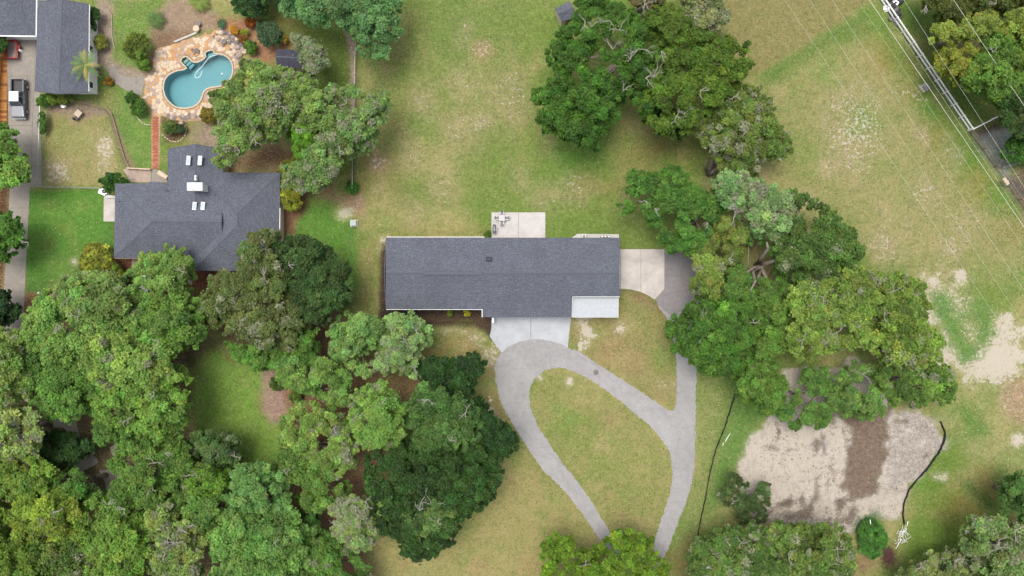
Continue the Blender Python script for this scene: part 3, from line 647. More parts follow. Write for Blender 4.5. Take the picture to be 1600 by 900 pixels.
def window(parent, c, w, h, axis_, out):
    """axis_: 'x' wall runs along x; out: +1/-1 outward"""
    d = (w, .06, h) if axis_ == 'x' else (.06, w, h)
    off = Vector((0, out * .03, 0)) if axis_ == 'x' else Vector((out * .03, 0, 0))
    f = MB(); c = Vector(c)
    for s in (-1, 1):
        if axis_ == 'x':
            f.box(c + off + Vector((s * w / 2, 0, 0)), (.08, .1, h + .16)); f.box(c + off + Vector((0, 0, s * h / 2)), (w - .08, .1, .08))
        else:
            f.box(c + off + Vector((0, s * w / 2, 0)), (.1, .08, h + .16)); f.box(c + off + Vector((0, 0, s * h / 2)), (.1, w - .08, .08))
    o = f.build('window', M['white'], parent)
    MB().box(c + off * .6, [v * (.92 if v > .1 else .6) for v in d]).build('pane', M['glass'], o)
def walls(parent, rects, h, m):
    for (x0, x1, y0, y1) in rects:
        MB().box(((x0 + x1) / 2, (y0 + y1) / 2, h / 2), (x1 - x0, y1 - y0, h)).build('wall', m, parent)
def gutter(parent, a, b, m=None, w=.13):
    a, b = Vector(a), Vector(b); MB().bar(a, b, w, .12).build('gutter', m or M['white'], parent)

# --- the long house in the middle
hm = empty('ranch_house', (0, 2.3, 0)); tag(hm, 'long grey-shingled gable house in the middle of the lawn, beside the concrete patio', 'house')
def loc(mbo, par):      # keep world coordinates although the parent sits elsewhere
    mbo.location = -Vector(par.location); return mbo
class Par:
    pass
RZ, SL = 4.7, .27
yr = W(785, 427, RZ)[1]
zs = lambda x, y: RZ - SL * abs(y - yr)
def child(mb, name, m, par, **k):
    o = mb.build(name, m, par, **k)
    p = par; off = Vector((0, 0, 0))
    while p is not None: off += p.location; p = p.parent
    o.location = -off; return o
def S(px, py): return inv(px, py, zs)
child(MB().slab([S(603,371), S(968,371.5), S(968,427), S(603,427)], .16), 'roof_slope', M['roof'], hm)
child(MB().slab([S(603,427), S(968,427), S(968,463), S(893,463), S(893,495.5), S(754,495.5), S(754,483), S(603,483)], .16), 'roof_slope', M['roof'], hm)
o_ = ridge_caps(hm, S(603,427) , S(968,427)); o_.location = -hm.location
# raised ridge vent and the flat exhaust vent
v_ = MB()
for k in range(9):
    a_ = 662 + k * 10.2; v_.box(Vector(S(a_ + 5, 427)) + Vector((0, 0, .10)), (.96, .46, .07))
child(v_, 'ridge_vent', M['ridge'], hm)
c_ = Vector(S(764, 405)); vv = MB().box(c_ + Vector((0, 0, .10)), (.9, .7, .14), rx=-.26); vv.box(c_ + Vector((.02, .0, .2)), (.62, .5, .1), rx=-.26)
child(vv, 'roof_vent', M['roofd'], hm)
for px_, py_, r_ in ((843,417,.06),(947,417,.07),(700,441,.05),(884,378,.05)):
    p_ = Vector(S(px_, py_)); child(MB().cyl(p_ - Vector((0, 0, .1)), r_, .45, 8), 'vent_pipe', M['black'], hm)
xl, xr = W(603, 427, 3.6)[0], W(968, 427, 3.6)[0]; yt = W(785, 371, 3.2)[1]
yb1, yb2, yb3 = W(0, 483, 3.1)[1], W(0, 495.5, 2.9)[1], W(0, 463, 3.5)[1]; xa, xb = W(754, 0, 2.9)[0], W(893, 0, 2.9)[0]
wl = MB(); zt = 2.62
def prismwall(x0, x1, y0, y1):
    # walls whose tops follow the slope just under the roof
    z = lambda y: RZ - SL * abs(y - yr) - .22
    ys = [y0] + ([yr] if y0 < yr < y1 else []) + [y1]
    pr = [(y, z(y)) for y in ys]
    n = len(pr); vs = [(x, y, 0) for x in (x0, x1) for y, _ in pr] + [(x, y, zz) for x in (x0, x1) for y, zz in pr]
    fs = [tuple(range(n)) , tuple(range(2 * n - 1, n - 1, -1)), tuple(range(2 * n, 3 * n))[::-1], tuple(range(3 * n, 4 * n))]
    mb = MB(); 
    for k, x in enumerate((x0, x1)):
        ring = [(x, y, 0) for y, _ in pr] + [(x, y, zz) for y, zz in reversed(pr)]; 
        mb.add(ring, [tuple(range(len(ring))) if k == 0 else tuple(range(len(ring)))[::-1]])
    mb.add([(x0, y0, 0), (x1, y0, 0), (x1, y0, pr[0][1]), (x0, y0, pr[0][1])], [(0, 1, 2, 3)])
    mb.add([(x0, y1, 0), (x1, y1, 0), (x1, y1, pr[-1][1]), (x0, y1, pr[-1][1])], [(3, 2, 1, 0)])
    return mb
xm = xb - .3
child(prismwall(xl + .35, xm, yb1 + .6, yt - .5), 'wall', M['wall'], hm)
child(prismwall(xm + .01, xr - .35, yb3 + .5, yt - .5), 'wall', M['wall'], hm)
child(MB().slab([(xb + .1, yb3 - .12, 3.0), (xr - .12, yb3 - .12, 3.0), (xr - .12, yb2, 2.8), (xb + .1, yb2, 2.8)][::-1], .1), 'porch_roof', mat('pale_roll_roofing', A(208,213,216), .7, .08, 3, fine=.06, fscale=7), hm)
child(MB().bar((xr - .08, yb3 - .1, 3.0), (xr - .08, yb2, 2.8), .05, .16).bar((xb + .1, yb2 - .04, 2.78), (xr - .03, yb2 - .04, 2.78), .04, .14), 'gutter', M['wall'], hm)
for x_ in (xb + .4, xr - .35): child(MB().box((x_, yb2 + .3, 1.35), (.14, .14, 2.7)), 'porch_post', M['white'], hm)
child(prismwall(xa + .4, xb - .3, yb2 + .5, yb1 + .59), 'wall', M['wall'], hm)
# fascia and gutters
child(MB().bar((xl - .02, yt + .06, zs(0, yt) - .02), (W(757, 0, 3.2)[0], yt + .06, zs(0, yt) - .02), .07, .14), 'gutter', M['white'], hm)
child(MB().bar((xl, W(0, 483, 3.1)[1] - .06, zs(0, yb1) - .03), (xa - .08, W(0, 483, 3.1)[1] - .06, zs(0, yb1) - .03), .06, .15), 'gutter', M['white'], hm)
child(MB().bar((xa - .06, yb1, zs(0, yb1) - .03), (xa - .06, yb2, zs(0, yb2) - .03), .11, .15), 'fascia', M['white'], hm)
child(MB().bar((W(894,0,2.9)[0] + .05, yb3 - .06, zs(0, yb3) - .05), (xr, yb3 - .06, zs(0, yb3) - .05), .07, .16), 'fascia', M['wall'], hm)
child(MB().bar((xb + .06, yb3, zs(0, yb3) - .08), (xb + .06, yb2, zs(0, yb2) - .08), .05, .15), 'fascia', M['wall'], hm)
child(MB().bar((xr + .05, yt, zs(0, yt) - .08), (xr + .05, yr, RZ - .08), .08, .14).bar((xr + .05, yr, RZ - .08), (xr + .05, yb3, zs(0, yb3) - .08), .08, .14), 'rake_board', M['ridge'], hm)
child(MB().bar((xl - .05, yt, zs(0, yt) - .08), (xl - .05, yr, RZ - .08), .08, .14).bar((xl - .05, yr, RZ - .08), (xl - .05, yb1, zs(0, yb1) - .08), .08, .14), 'rake_board', M['ridge'], hm)
def hwin(x, y, out, w=1.5, h=1.2):
    f = MB(); 
    for s in (-1, 1): f.box((x + s * w / 2, y + out * .04, 1.5), (.08, .1, h + .16)); f.box((x, y + out * .04, 1.5 + s * h / 2), (w - .08, .1, .08))
    o = child(f, 'window', M['white'], hm); child(MB().box((x, y + out * .02, 1.5), (w - .1, .06, h - .1)), 'pane', M['glass'], o)
for x_ in (-17, -13, -9): hwin(x_, yb1 + .6, -1); hwin(x_, yt - .5, 1)
for x_ in (8, 12): hwin(x_, yt - .5, 1)
gd = child(MB().box(((xa + xb) / 2 + 1, yb2 + .46, 1.12), (8.5, .08, 2.24)), 'garage_door', M['white'], hm)
child(MB().box((0, yt - .46, 1.05), (2.4, .08, 2.1)), 'sliding_door', M['glass'], hm)
child(MB().box((12.5, yb3 + .46, 1.05), (1.0, .08, 2.1)), 'front_door', M['wood'], hm)
dp = MB().box(W(770.5, 500, .9), (.32, .8, 1.8)); tag(dp.build('meter_cabinet', M['white']), 'narrow white cabinet against the garage corner by the dark mulch bed', 'cabinet')

# generic hipped / gabled roof block in photo-pixel corners
def roof_block(par, c4, ridge, z_e, z_r, m_ns, m_ew, wall_in=.45, wm=None, wallbottom=0):
    """c4: eave corners NW, NE, SE, SW in photo pixels at z_e; ridge: two px points at z_r"""
    nw, ne, se, sw = [Vector(W(x, y, z_e)) for x, y in c4]; a, b = [Vector(W(x, y, z_r)) for x, y in ridge]
    horiz = abs(a.x - b.x) > abs(a.y - b.y)
    if horiz:
        if a.x > b.x: a, b = b, a
        fl = [([nw, ne, b, a], m_ns), ([sw, a, b, se][::-1], m_ns), ([nw, a, sw], m_ew), ([ne, se, b], m_ew)]
    else:
        if a.y < b.y: a, b = b, a          # a north
        fl = [([nw, a, b, sw], m_ew), ([ne, se, b, a], m_ew), ([nw, ne, a], m_ns), ([sw, b, se], m_ns)]
    for pts, mm in fl:
        pr = Vector(((pts[1] - pts[0]).cross(pts[2] - pts[0])))
        if abs(pr.z) < 1e-3: continue
        child(MB().slab(pts, .14), 'roof_slope', mm, par)
    child_ridge(par, a, b)
    for p, q in (((nw, a), (ne, b if horiz else a), (se, b), (sw, a if horiz else b))): child_ridge(par, p, q) if True else None
    x0, x1 = min(nw.x, sw.x) + wall_in, max(ne.x, se.x) - wall_in; y0, y1 = min(sw.y, se.y) + wall_in, max(nw.y, ne.y) - wall_in
    child(MB().box(((x0 + x1) / 2, (y0 + y1) / 2, (z_e - .12) / 2), (x1 - x0, y1 - y0, z_e - .12)), 'wall', wm or M['wallt'], par)
    return (x0, x1, y0, y1)
def child_ridge(par, a, b):
    if (Vector(a) - Vector(b)).length < .6: return
    o = ridge_caps(par, a, b, .26); off = Vector((0, 0, 0)); p = par
    while p is not None: off += p.location; p = p.parent
    o.location = -off
hw = empty('hip_roof_house', (-48, 10, 0)); tag(hw, 'large grey hip-roofed house with skylights and white chimney, south of the pool', 'house')
m1, m2 = M['roof'], M['roofv']
roof_block(hw, [(180,287),(349,284),(349,404),(178,403)], [(239,346),(345,347)], 3.0, 5.1, m1, m2)
roof_block(hw, [(303,269),(438,270),(436,424),(302,423)], [(371,334),(371,352)], 2.96, 5.3, m1, m2)
roof_block(hw, [(264,233),(349,234),(349,330),(263,330)], [(306,226),(306,340)], 3.05, 4.2, m1, m2)
child(MB().slab([W(262,236,3.02), W(264,236,3.02), W(264,300,3.02), W(246,300,3.02), W(232,290,3.02), W(232,284,3.02), W(248,284,3.02), W(262,290,3.02)][::-1], .1), 'roof_slope', M['roof'], hw)
c_ = W(309, 293, 5.0)
ch = child(MB().box((c_[0], c_[1], 4.7), (2.0, .95, 2.4)), 'chimney', M['wall'], hw)
child(MB().box((c_[0], c_[1], 5.95), (2.25, 1.15, .12)), 'chimney_cap', M['white'], ch)
for k_ in (0, 1): child(MB().box(W(306.3, 276 + k_ * 4.4, 4.5), (.26, .3, .5)), 'flue', M['white'], hw)
for px_, py_, s_ in ((295,251,0),(313,251,0),(304.5,322,0),(317.5,322,0)):
    w_ = W(px_, py_, 4.45); h_ = 1.25 if py_ < 300 else 1.05
    sk = child(MB().box((w_[0], w_[1], w_[2] + .05), (.58, h_ + .12, .22), rz=-.09), 'skylight', M['metal'], hw)
    child(MB().box((w_[0], w_[1], w_[2] + .17), (.46, h_ - .02, .04), rz=-.09), 'pane', M['sky'], sk)
for px_, py_ in ((263,298),(338,305),(388,338),(188,315)): child(MB().cyl(W(px_, py_, 3.9), .08, .5, 8), 'vent_pipe', M['black'], hw)
child(MB().bar(W(437.4,325,2.9), W(436.4,424,2.9), .12, .14), 'gutter', M['white'], hw)
child(MB().bar(W(179,403.8,2.9), W(300,404.3,2.9), .1, .12), 'gutter', M['wood'], hw)
for x_ in (-60, -54): 
    f_ = child(MB().box((x_, W(0,403,3)[1] + .45, 1.5), (1.6, .12, 1.3)), 'window', M['white'], hw); child(MB().box((x_, W(0,403,3)[1] + .40, 1.5), (1.4, .1, 1.1)), 'pane', M['glass'], f_)
child(MB().box((-38, W(0,424,3)[1] + .42, 1.05), (1.1, .1, 2.1)), 'front_door', M['wood'], hw)

gh = empty('garage', (-70, 37, 0)); tag(gh, 'detached grey-roofed garage with white east wall, beside the pickup and palm', 'garage')
xg0, xg1, yg0, yg1 = roof_block(gh, [(60,3),(139,7),(138,143.5),(54,141.5)], [(97,0),(92,146)], 2.9, 4.3, m1, m2, wm=M['white'])
child(MB().bar(W(139.8,7,2.8), W(138.8,143,2.8), .12, .14), 'gutter', M['white'], gh)
for py_ in (77, 133):
    y_ = W(0, py_, 1.6)[1]; f_ = child(MB().box((xg1 + .04, y_, 1.75), (.1, .8, .8)), 'window', M['black'], gh); child(MB().box((xg1 + .09, y_, 1.75), (.04, .66, .66)), 'pane', M['glass'], f_)
child(MB().box((xg1 + .3, W(0,100,2)[1], .5), (.35, .5, 1.0)), 'meter_box', M['metal'], gh)
nh = empty('house', (-79, 45, 0)); tag(nh, 'corner of a grey-roofed house with white gutters, top left behind the garage', 'house')
roof_block(nh, [(-80,-60),(58,-60),(56,56),(-80,54)], [(-30,0),(10,0)], 3.0, 4.6, m1, m2, wm=M['white'])
child(MB().bar(W(-80,55,2.95), W(57,57,2.95), .16, .14), 'gutter', M['white'], nh); child(MB().bar(W(58.3,-60,2.95), W(57,56,2.95), .16, .14), 'gutter', M['white'], nh)

def shed(name, label, c4, z_e, z_r, m, extra=None):
    s = empty(name, (*Vector(W(sum(p[0] for p in c4) / 4, sum(p[1] for p in c4) / 4))[:2], 0)); tag(s, label, 'shed')
    nw, ne, se, sw = [Vector(W(x, y, z_e)) for x, y in c4]; a = (nw + sw) / 2 + Vector((0, 0, z_r - z_e)); b = (ne + se) / 2 + Vector((0, 0, z_r - z_e))
    child(MB().slab([nw, ne, b, a], .1), 'roof_slope', m, s); child(MB().slab([a, b, se, sw], .1), 'roof_slope', m, s)
    cc = (nw + ne + se + sw) / 4; i = [cc + (p - cc) * .88 for p in (nw, ne, se, sw)]
    wq = MB(); wq.add([(p.x, p.y, 0) for p in i] + [(p.x, p.y, z_e - .05) for p in i], [(0, 1, 5, 4), (1, 2, 6, 5), (2, 3, 7, 6), (3, 0, 4, 7), (4, 5, 6, 7)])
    child(wq, 'wall', M['wallt'], s); child_ridge(s, a, b)
    d0, d1 = Vector((i[3].x, i[3].y, 0)), Vector((i[2].x, i[2].y, 0)); dm = (d0 + d1) / 2; n_ = Vector((d1.y - d0.y, d0.x - d1.x, 0)).normalized(); n_ = n_ if n_.dot(dm - cc) > 0 else -n_
    child(MB().box(dm + n_ * .03 + Vector((0, 0, .95)), (.9, .06, 1.8), rz=math.atan2(d1.y - d0.y, d1.x - d0.x)), 'door', M['wood'], s)
    return s
s1 = shed('garden_shed', 'small dark square shed roof poking out of the oak east of the pool', [(432,76),(466,78),(471,90),(434,99)] and [(432,76.5),(468,78),(471,106),(433,104)], 2.4, 2.9, M['roofd'])
child(MB().cyl(W(459,87,2.6), .16, .3, 8), 'roof_vent', M['black'], s1)
shed('garden_shed', 'small tilted grey shed at the top edge under the big green oak', [(867,13),(890,2),(902,26),(877,34)], 2.4, 2.8, M['roof'])

# ---------------------------------------------------------------- pool and its flagstone deck
pl = empty('swimming_pool', (*W(310,125)[:2], 0)); tag(pl, 'kidney-shaped swimming pool of blue-green water set in cream flagstone', 'swimming pool')
PS = rpoly(POOL, .45, 0, 1, True)
bs = MB(); n_ = len(PS); vs = [(p.x, p.y, .06) for p in PS] + [(p.x, p.y, -1.5) for p in PS]
fs = [((i + 1) % n_, i, i + n_, (i + 1) % n_ + n_) for i in range(n_)] + [tuple(i + n_ for i in t) for t in tessellate_polygon([[Vector((p.x, p.y, 0)) for p in PS]])]
bs.add(vs, fs); bo = child(bs, 'basin', M['plaster'], pl)
bm = bmesh.new(); bm.from_mesh(bo.data); bmesh.ops.recalc_face_normals(bm, faces=bm.faces); bmesh.ops.reverse_faces(bm, faces=bm.faces); bm.to_mesh(bo.data); bm.free()
tb = MB(); inn = [p for p in PS]
c0 = Vector((sum(p.x for p in PS) / n_, sum(p.y for p in PS) / n_))
def offs(poly, d):
    out = []; n = len(poly)
    for i in range(n):
        t = (poly[(i + 1) % n] - poly[i - 1]).normalized(); out.append(poly[i] + Vector((t.y, -t.x)) * d)
    return out
sgn = 1 if sum(PS[i].x * PS[(i + 1) % n_].y - PS[(i + 1) % n_].x * PS[i].y for i in range(n_)) > 0 else -1
ring = lambda a, b, z, t: (offs(PS, a * sgn), offs(PS, b * sgn))
wlv = MB(); wlv.add([(p.x, p.y, -.1) for p in PS], [t if (PS[t[1]] - PS[t[0]]).cross(PS[t[2]] - PS[t[0]]) > 0 else t[::-1] for t in tessellate_polygon([[Vector((p.x, p.y, 0)) for p in PS]])])
wo_ = child(wlv, 'water', M['water'], pl)
# coping stones following the rim
per = []; 
oi, oo = offs(PS, .0 * sgn), offs(PS, .24 * sgn)
for i in range(0, n_):
    j = (i + 1) % n_; a, b, c, d = oi[i], oi[j], oo[j], oo[i]
    m_ = (a + b + c + d) / 4; q = [m_ + (p - m_) * .955 for p in (a, b, c, d)]
    z_ = .10 + random.uniform(-.006, .01)
    o_ = child(MB().slab([(p.x, p.y, z_) for p in q], .12), 'coping_stone', M['coping'], pl)
# steps in the north-west alcove and the bench
def stp(p4, z): child(MB().slab([(*W(x, y)[:2], z) for x, y in p4], .3), 'step', M['coping'] if z > -.3 else M['plaster'], pl)
stp([(284.5,95.8),(291,90),(294,93),(287.5,99)], -.28); stp([(287.8,99.3),(294.4,93.3),(297.6,96.2),(291,102.5)], -.45); stp([(291.4,102.8),(298,96.6),(301,99),(294,107)], -.65)
stp([(322.5,84),(331.5,80.8),(334,86),(324,90)], -.4)
hz = [(346,86.5),(337,86),(328,88.5),(322,95),(315,104),(308,111),(304,117),(305,121),(309,121.5),(313,118),(317,108),(322,104),(329,104),(335,108),(341,114),(347,117)]
hp = [(*W(x, y)[:2], -.06) for x, y in hz]
hq = rpoly(hp, .4, 0, 1, True)[:-8]
hs_ = MB(); hs_.tube([(p.x, p.y, -.07) for p in hq if (p - Vector(hp[0][:2])).length > -1][:int(len(hq) * .68)], .045, 6)
vc = hs_.build('pool_cleaner', M['hose']); tag(vc, 'white pool cleaner hose looping over the blue-green water', 'pool cleaner')
hd = MB().dome((*W(346.5,115)[:2], -.1), .16, .14, 10, 3).build('pool_float', M['pot']); tag(hd, 'small round white float at the end of the pool hose', 'pool float')

DECK = [(228,122),(236,112),(240,95),(243,78),(262,72),(280,66),(300,60),(318,55),(332,52),(345,50),(368,62),(378,85),(372,105),(368,128),(352,146),(340,160),(330,178),(318,186),(300,190),(280,188),(262,184),(252,180),(238,180),(233,165),(225,152)]
DP = wp(DECK); dk = empty('pool_deck', (*W(310,125)[:2], 0)); struct(dk, 'irregular cream and amber flagstone paving round the pool')
do = sheet('sand_bed', [rpoly(DP, .6, .1, 9, True), offs(PS, .3 * sgn)], .035, M['grout'], None); do.parent = dk; do.location = -dk.location
cells = []
r3 = random.Random(21); sx = .54; xs = [p[0] for p in DP]; ys_ = [p[1] for p in DP]
pts = []
yv = min(ys_)
while yv < max(ys_):
    xv = min(xs)
    while xv < max(xs): pts.append((xv + r3.uniform(-.25, .25), yv + r3.uniform(-.25, .25))); xv += sx
    yv += sx
PA = np.array(pts); sD = sdist(PA[:, 0], PA[:, 1], DP); sP = sdist(PA[:, 0], PA[:, 1], [(p.x, p.y) for p in PS])
PSt = [(p.x, p.y) for p in offs(PS, .26 * sgn)]
for i, (x, y) in enumerate(pts):
    if sD[i] < .15 or sP[i] > -.42: continue
    poly = [Vector((x + dx * .75, y + dy * .75)) for dx, dy in ((-1, -1), (1, -1), (1, 1), (-1, 1))]
    d2 = (PA[:, 0] - x) ** 2 + (PA[:, 1] - y) ** 2
    for j in np.argsort(d2)[1:13]:
        q = Vector(pts[j]); m_ = (Vector((x, y)) + q) / 2; nn = (q - Vector((x, y))).normalized(); m_ = m_ - nn * r3.uniform(.008, .028)
        out = []
        for k in range(len(poly)):
            a, b = poly[k], poly[(k + 1) % len(poly)]; da, db = (a - m_).dot(nn), (b - m_).dot(nn)
            if da <= 0: out.append(a)
            if da * db < 0: out.append(a.lerp(b, da / (da - db)))
        poly = out
        if len(poly) < 3: break
    if len(poly) < 3: continue
    pa = np.array([(p.x, p.y) for p in poly]); 
    if sdist(pa[:, 0], pa[:, 1], PSt).max() > 0: continue
    cells.append((poly, x, y))
cells.sort(key=lambda c: -abs(sum(c[0][k].x * c[0][(k + 1) % len(c[0])].y - c[0][(k + 1) % len(c[0])].x * c[0][k].y for k in range(len(c[0])))))
rest = MB()
for k, (poly, x, y) in enumerate(cells):
    z_ = .07 + r3.uniform(-.012, .02); px_ = 800 + x * 10; py_ = 450 - y * 10
    u = r3.random(); m_ = M['stone']
    if u < .16 : m_ = M['stonep']
    if u > .80: m_ = M['stonet']
    if (py_ < 95 and px_ < 300) and r3.random() < .5: m_ = M['stonet']
    if py_ > 178 or px_ > 366: m_ = M['stonep'] if r3.random() < .6 else M['stoneg']
    sl = MB().slab([(p.x, p.y, z_) for p in poly], .06) if k < 300 else None
    if sl: child(sl, 'flagstone', m_, dk)
    else: rest.slab([(p.x, p.y, z_) for p in poly], .06)
if rest.v: tag(child(rest, 'flagstones', M['stone'], dk), kind='stuff')
def rock(c, r, rr, mb):
    vs = []; n = 7
    for j, (zz, k) in enumerate(((0, 1), (.45, .95), (.8, .55))):
        for i in range(n): a = 6.283 * i / n + rr.uniform(-.2, .2); q = r * k * rr.uniform(.75, 1.15); vs.append((c[0] + math.cos(a) * q, c[1] + math.sin(a) * q, c[2] + zz * r * rr.uniform(.7, 1)))
    fs = [(j * n + i, j * n + (i + 1) % n, (j + 1) * n + (i + 1) % n, (j + 1) * n + i) for j in (0, 1) for i in range(n)] + [tuple(range(2 * n, 3 * n))]
    return mb.add(vs, fs)
rk = empty('rockery', (*W(362,72)[:2], 0)); tag(rk, 'rockery of pinkish grey boulders north-east of the pool', 'rockery')
RP = [(330,56),(345,46),(362,50),(375,62),(384,78),(378,95),(368,90),(356,78),(340,70)]
r4 = random.Random(4)
for k in range(90):
    px_, py_ = r4.uniform(328, 384), r4.uniform(46, 96)
    if sdist(np.array([px_]), np.array([py_]), RP)[0] < 0: continue
    mm = r4.choice([M['stonep'], M['stoneg'], M['stoneg'], M['stone']]); q = MB(); rock(W(px_, py_, .05), r4.uniform(.22, .55), r4, q); child(q, 'boulder', mm, rk)
fp = empty('fire_bowl', (*W(305,81)[:2], 0)); tag(fp, 'round pit of grey stones in the deck between the pool steps', 'stone pit')
q = MB(); q.cyl(W(305,81,.05), .75, .14, 14); child(q, 'rim', M['stonet'], fp)
for k in range(16): q = MB(); a = r4.uniform(0, 6.28); d = r4.uniform(0, .6); rock((*(Vector(W(305,81)[:2]) + Vector((math.cos(a), math.sin(a))) * d), .18), r4.uniform(.12, .24), r4, q); child(q, 'cobble', M['stoneg'], fp)
q = MB(); a, b = Vector(W(274,66.5,.0)), Vector(W(311,51,.0))
for z_ in (.15, .45): q.bar(a + Vector((0, 0, z_)), b + Vector((0, 0, z_)), .06, .05)
q.bar(a, a + Vector((0, 0, .5)), .1); q.bar(b, b + Vector((0, 0, .5)), .1)
tag(q.build('garden_rail', M['metal']), 'low pale rail running up the north edge of the pool deck', 'rail')
def lathe(name, px, py, prof, m, n=14):
    c = W(px, py); mb = MB(); pts_ = [(*c[:2], z) for r, z in prof]
    mb.tube([(c[0], c[1], z + i * 1e-4) for i, (r, z) in enumerate(prof)], [r for r, z in prof], n); return mb.build(name, m)
tag(lathe('garden_urn', 309.5, 47, [(.22,0),(.3,.1),(.42,.45),(.5,.7),(.42,.72),(.38,.5)], M['stone']), 'round pale stone urn in the bed north of the pool', 'urn')
tag(lathe('garden_urn', 311.5, 38.5, [(.2,0),(.38,.3),(.42,.5),(.3,.52)], M['stoneg']), 'smaller grey stone urn above the pale one, north of the pool', 'urn')
tag(lathe('garden_urn', 285, 193.5, [(.18,0),(.26,.1),(.34,.5),(.3,.52)], M['stonep']), 'small pink urn at the top of the stone-edged bed below the pool', 'urn')
tag(lathe('fire_pit', 102.5, 166.5, [(.3,0),(.34,.35),(.40,.6),(.36,.66),(.05,.67)], M['pot'], 18), 'round white drum in the corner of the fenced yard', 'drum')
# stone edgings of beds
def edging(name, label, pts_, m, step=.32, sz=(.3,.14,.14)):
    e = empty(name, (*W(*pts_[0])[:2], 0)); tag(e, label, 'garden edging'); L = [Vector(W(*p)) for p in pts_]; rr_ = random.Random(len(pts_)); me_ = None
    for a, b in zip(L, L[1:]):
        n = max(1, int((b - a).length / step)); an = math.atan2(b.y - a.y, b.x - a.x)
        for i in range(n):
            p = a.lerp(b, (i + .5) / n)
            if me_ is None: t_ = MB().box((0, 0, 0), sz); me_ = bpy.data.meshes.new('edging_stone'); me_.from_pydata(t_.v, [], t_.f); me_.materials.append(m)
            o = link('edging_stone', me_, e, p + Vector((rr_.uniform(-.03, .03), rr_.uniform(-.03, .03), .07)) - e.location); o.rotation_euler.z = an + rr_.uniform(-.15, .15)
edging('stone_edging', 'ring of cream stones round the small bed below the pool', [(253,210),(260,216),(268,221),(277,222),(285,218),(290,210),(291.5,203),(289,196),(284,193)], M['coping'])
edging('stone_edging', 'curved cream stone edge beside the clipped shrubs west of the brick walk', [(206,166),(209,173),(214,182),(221,191),(229,195),(236,195)], M['coping'])
edging('stone_edging', 'line of stones along the pinkish bed north of the garage walk', [(150,0),(160,3),(168,12),(175,22),(175,40),(176,60),(180,78)], M['stonep'])

# garden table and chair in the kennel yard
tb_ = empty('garden_table', (*W(126.5,179)[:2], 0), .9); tag(tb_, 'square tan-topped garden table standing on the pinkish paving', 'table')
MB().box((0, 0, .72), (1.0, .95, .06)).build('tabletop', M['tan'], tb_)
for sx_ in (-1, 1):
    for sy_ in (-1, 1): MB().box((sx_ * .42, sy_ * .4, .345), (.06, .06, .69)).build('leg', M['metal'], tb_)
def chair(name, label, x, y, rz, mseat, mleg, group=None, cat='chair'):
    c = empty(name, (x, y, 0), rz); tag(c, label, cat, group)
    MB().box((0, 0, .43), (.52, .50, .05)).build('seat', mseat, c); MB().box((0, .27, .72), (.52, .05, .52), rx=-.15).build('backrest', mseat, c)
    for sx_ in (-1, 1):
        for sy_ in (-1, 1): MB().box((sx_ * .23, sy_ * .22, .2), (.04, .04, .41)).build('leg', mleg, c)
        MB().bar((sx_ * .28, -.22, .62), (sx_ * .28, .24, .64), .05).build('armrest', mleg, c)
    return c
chair('garden_chair', 'dark folding chair lying beside the tan garden table', *W(122,186)[:2], 2.3, M['black'], M['black'])

# ---------------------------------------------------------------- patio furniture, cooling units, boxes
tx, ty = W(784.3, 341.2)[:2]; zp = .07
t_ = empty('patio_table', (tx, ty, zp)); tag(t_, 'square glass-topped patio table with four chairs round it', 'table')
MB().box((0, 0, .71), (.95, .95, .03)).build('tabletop', M['tglass'], t_)
fr_ = MB()
for s in (-1, 1): fr_.box((s * .49, 0, .70), (.05, 1.03, .06)); fr_.box((0, s * .49, .70), (.93, .05, .06))
fr_.build('frame', M['chair'], t_)
for sx_ in (-1, 1):
    for sy_ in (-1, 1): MB().box((sx_ * .44, sy_ * .44, .335), (.05, .05, .67)).build('leg', M['metal'], t_)
for dx, dy, rz, nm in ((0, .78, 0, 'north side, nearest the lawn'), (0, -.78, math.pi, 'south side, nearest the house'), (-.78, 0, math.pi / 2, 'west side, nearest the patio edge'), (.78, 0, -math.pi / 2, 'east side, nearest the empty slab')):
    c = chair('patio_chair', 'grey mesh patio chair on the table\'s ' + nm, tx + dx, ty + dy, rz, M['chair'], M['metal'], 'chairs round the patio table'); c.location.z = zp
gr_ = empty('barbecue', (*W(772.5,358.8)[:2], zp)); tag(gr_, 'long black barbecue grill on the west edge of the patio', 'barbecue')
MB().box((0, 0, .45), (.5, .75, .8)).build('cabinet', M['black'], gr_); q = MB(); q.tube([(0, -.38, .9), (0, .38, .9)], [.27, .27], 12); q.build('lid', M['cardark'], gr_)
for s in (-1, 1): MB().box((0, s * .56, .86), (.46, .34, .04)).build('side_shelf', M['black'], gr_)
MB().bar((.3, -.28, .95), (.3, .28, .95), .03).build('handle', M['metal'], gr_)
def ac(x, y, lab, m=None, z=.05, s=.75):
    a = empty('cooling_unit', (x, y, z)); tag(a, lab, 'air conditioner')
    MB().box((0, 0, .4), (s, s, .8)).build('cabinet', m or M['white'], a); q = MB(); q.cyl((0, 0, .8), s * .42, .03, 18); q.build('fan_guard', M['black'], a)
    q = MB()
    for k in range(4): q.bar((0, 0, .845), (math.cos(k * 1.57) * s * .4, math.sin(k * 1.57) * s * .4, .845), .03, .015)
    q.build('grille', M['metal'], a); return a
ac(*W(911.5,370)[:2], 'dark round-topped cooling unit at the west end of the service slab', M['metal'], s=.6)
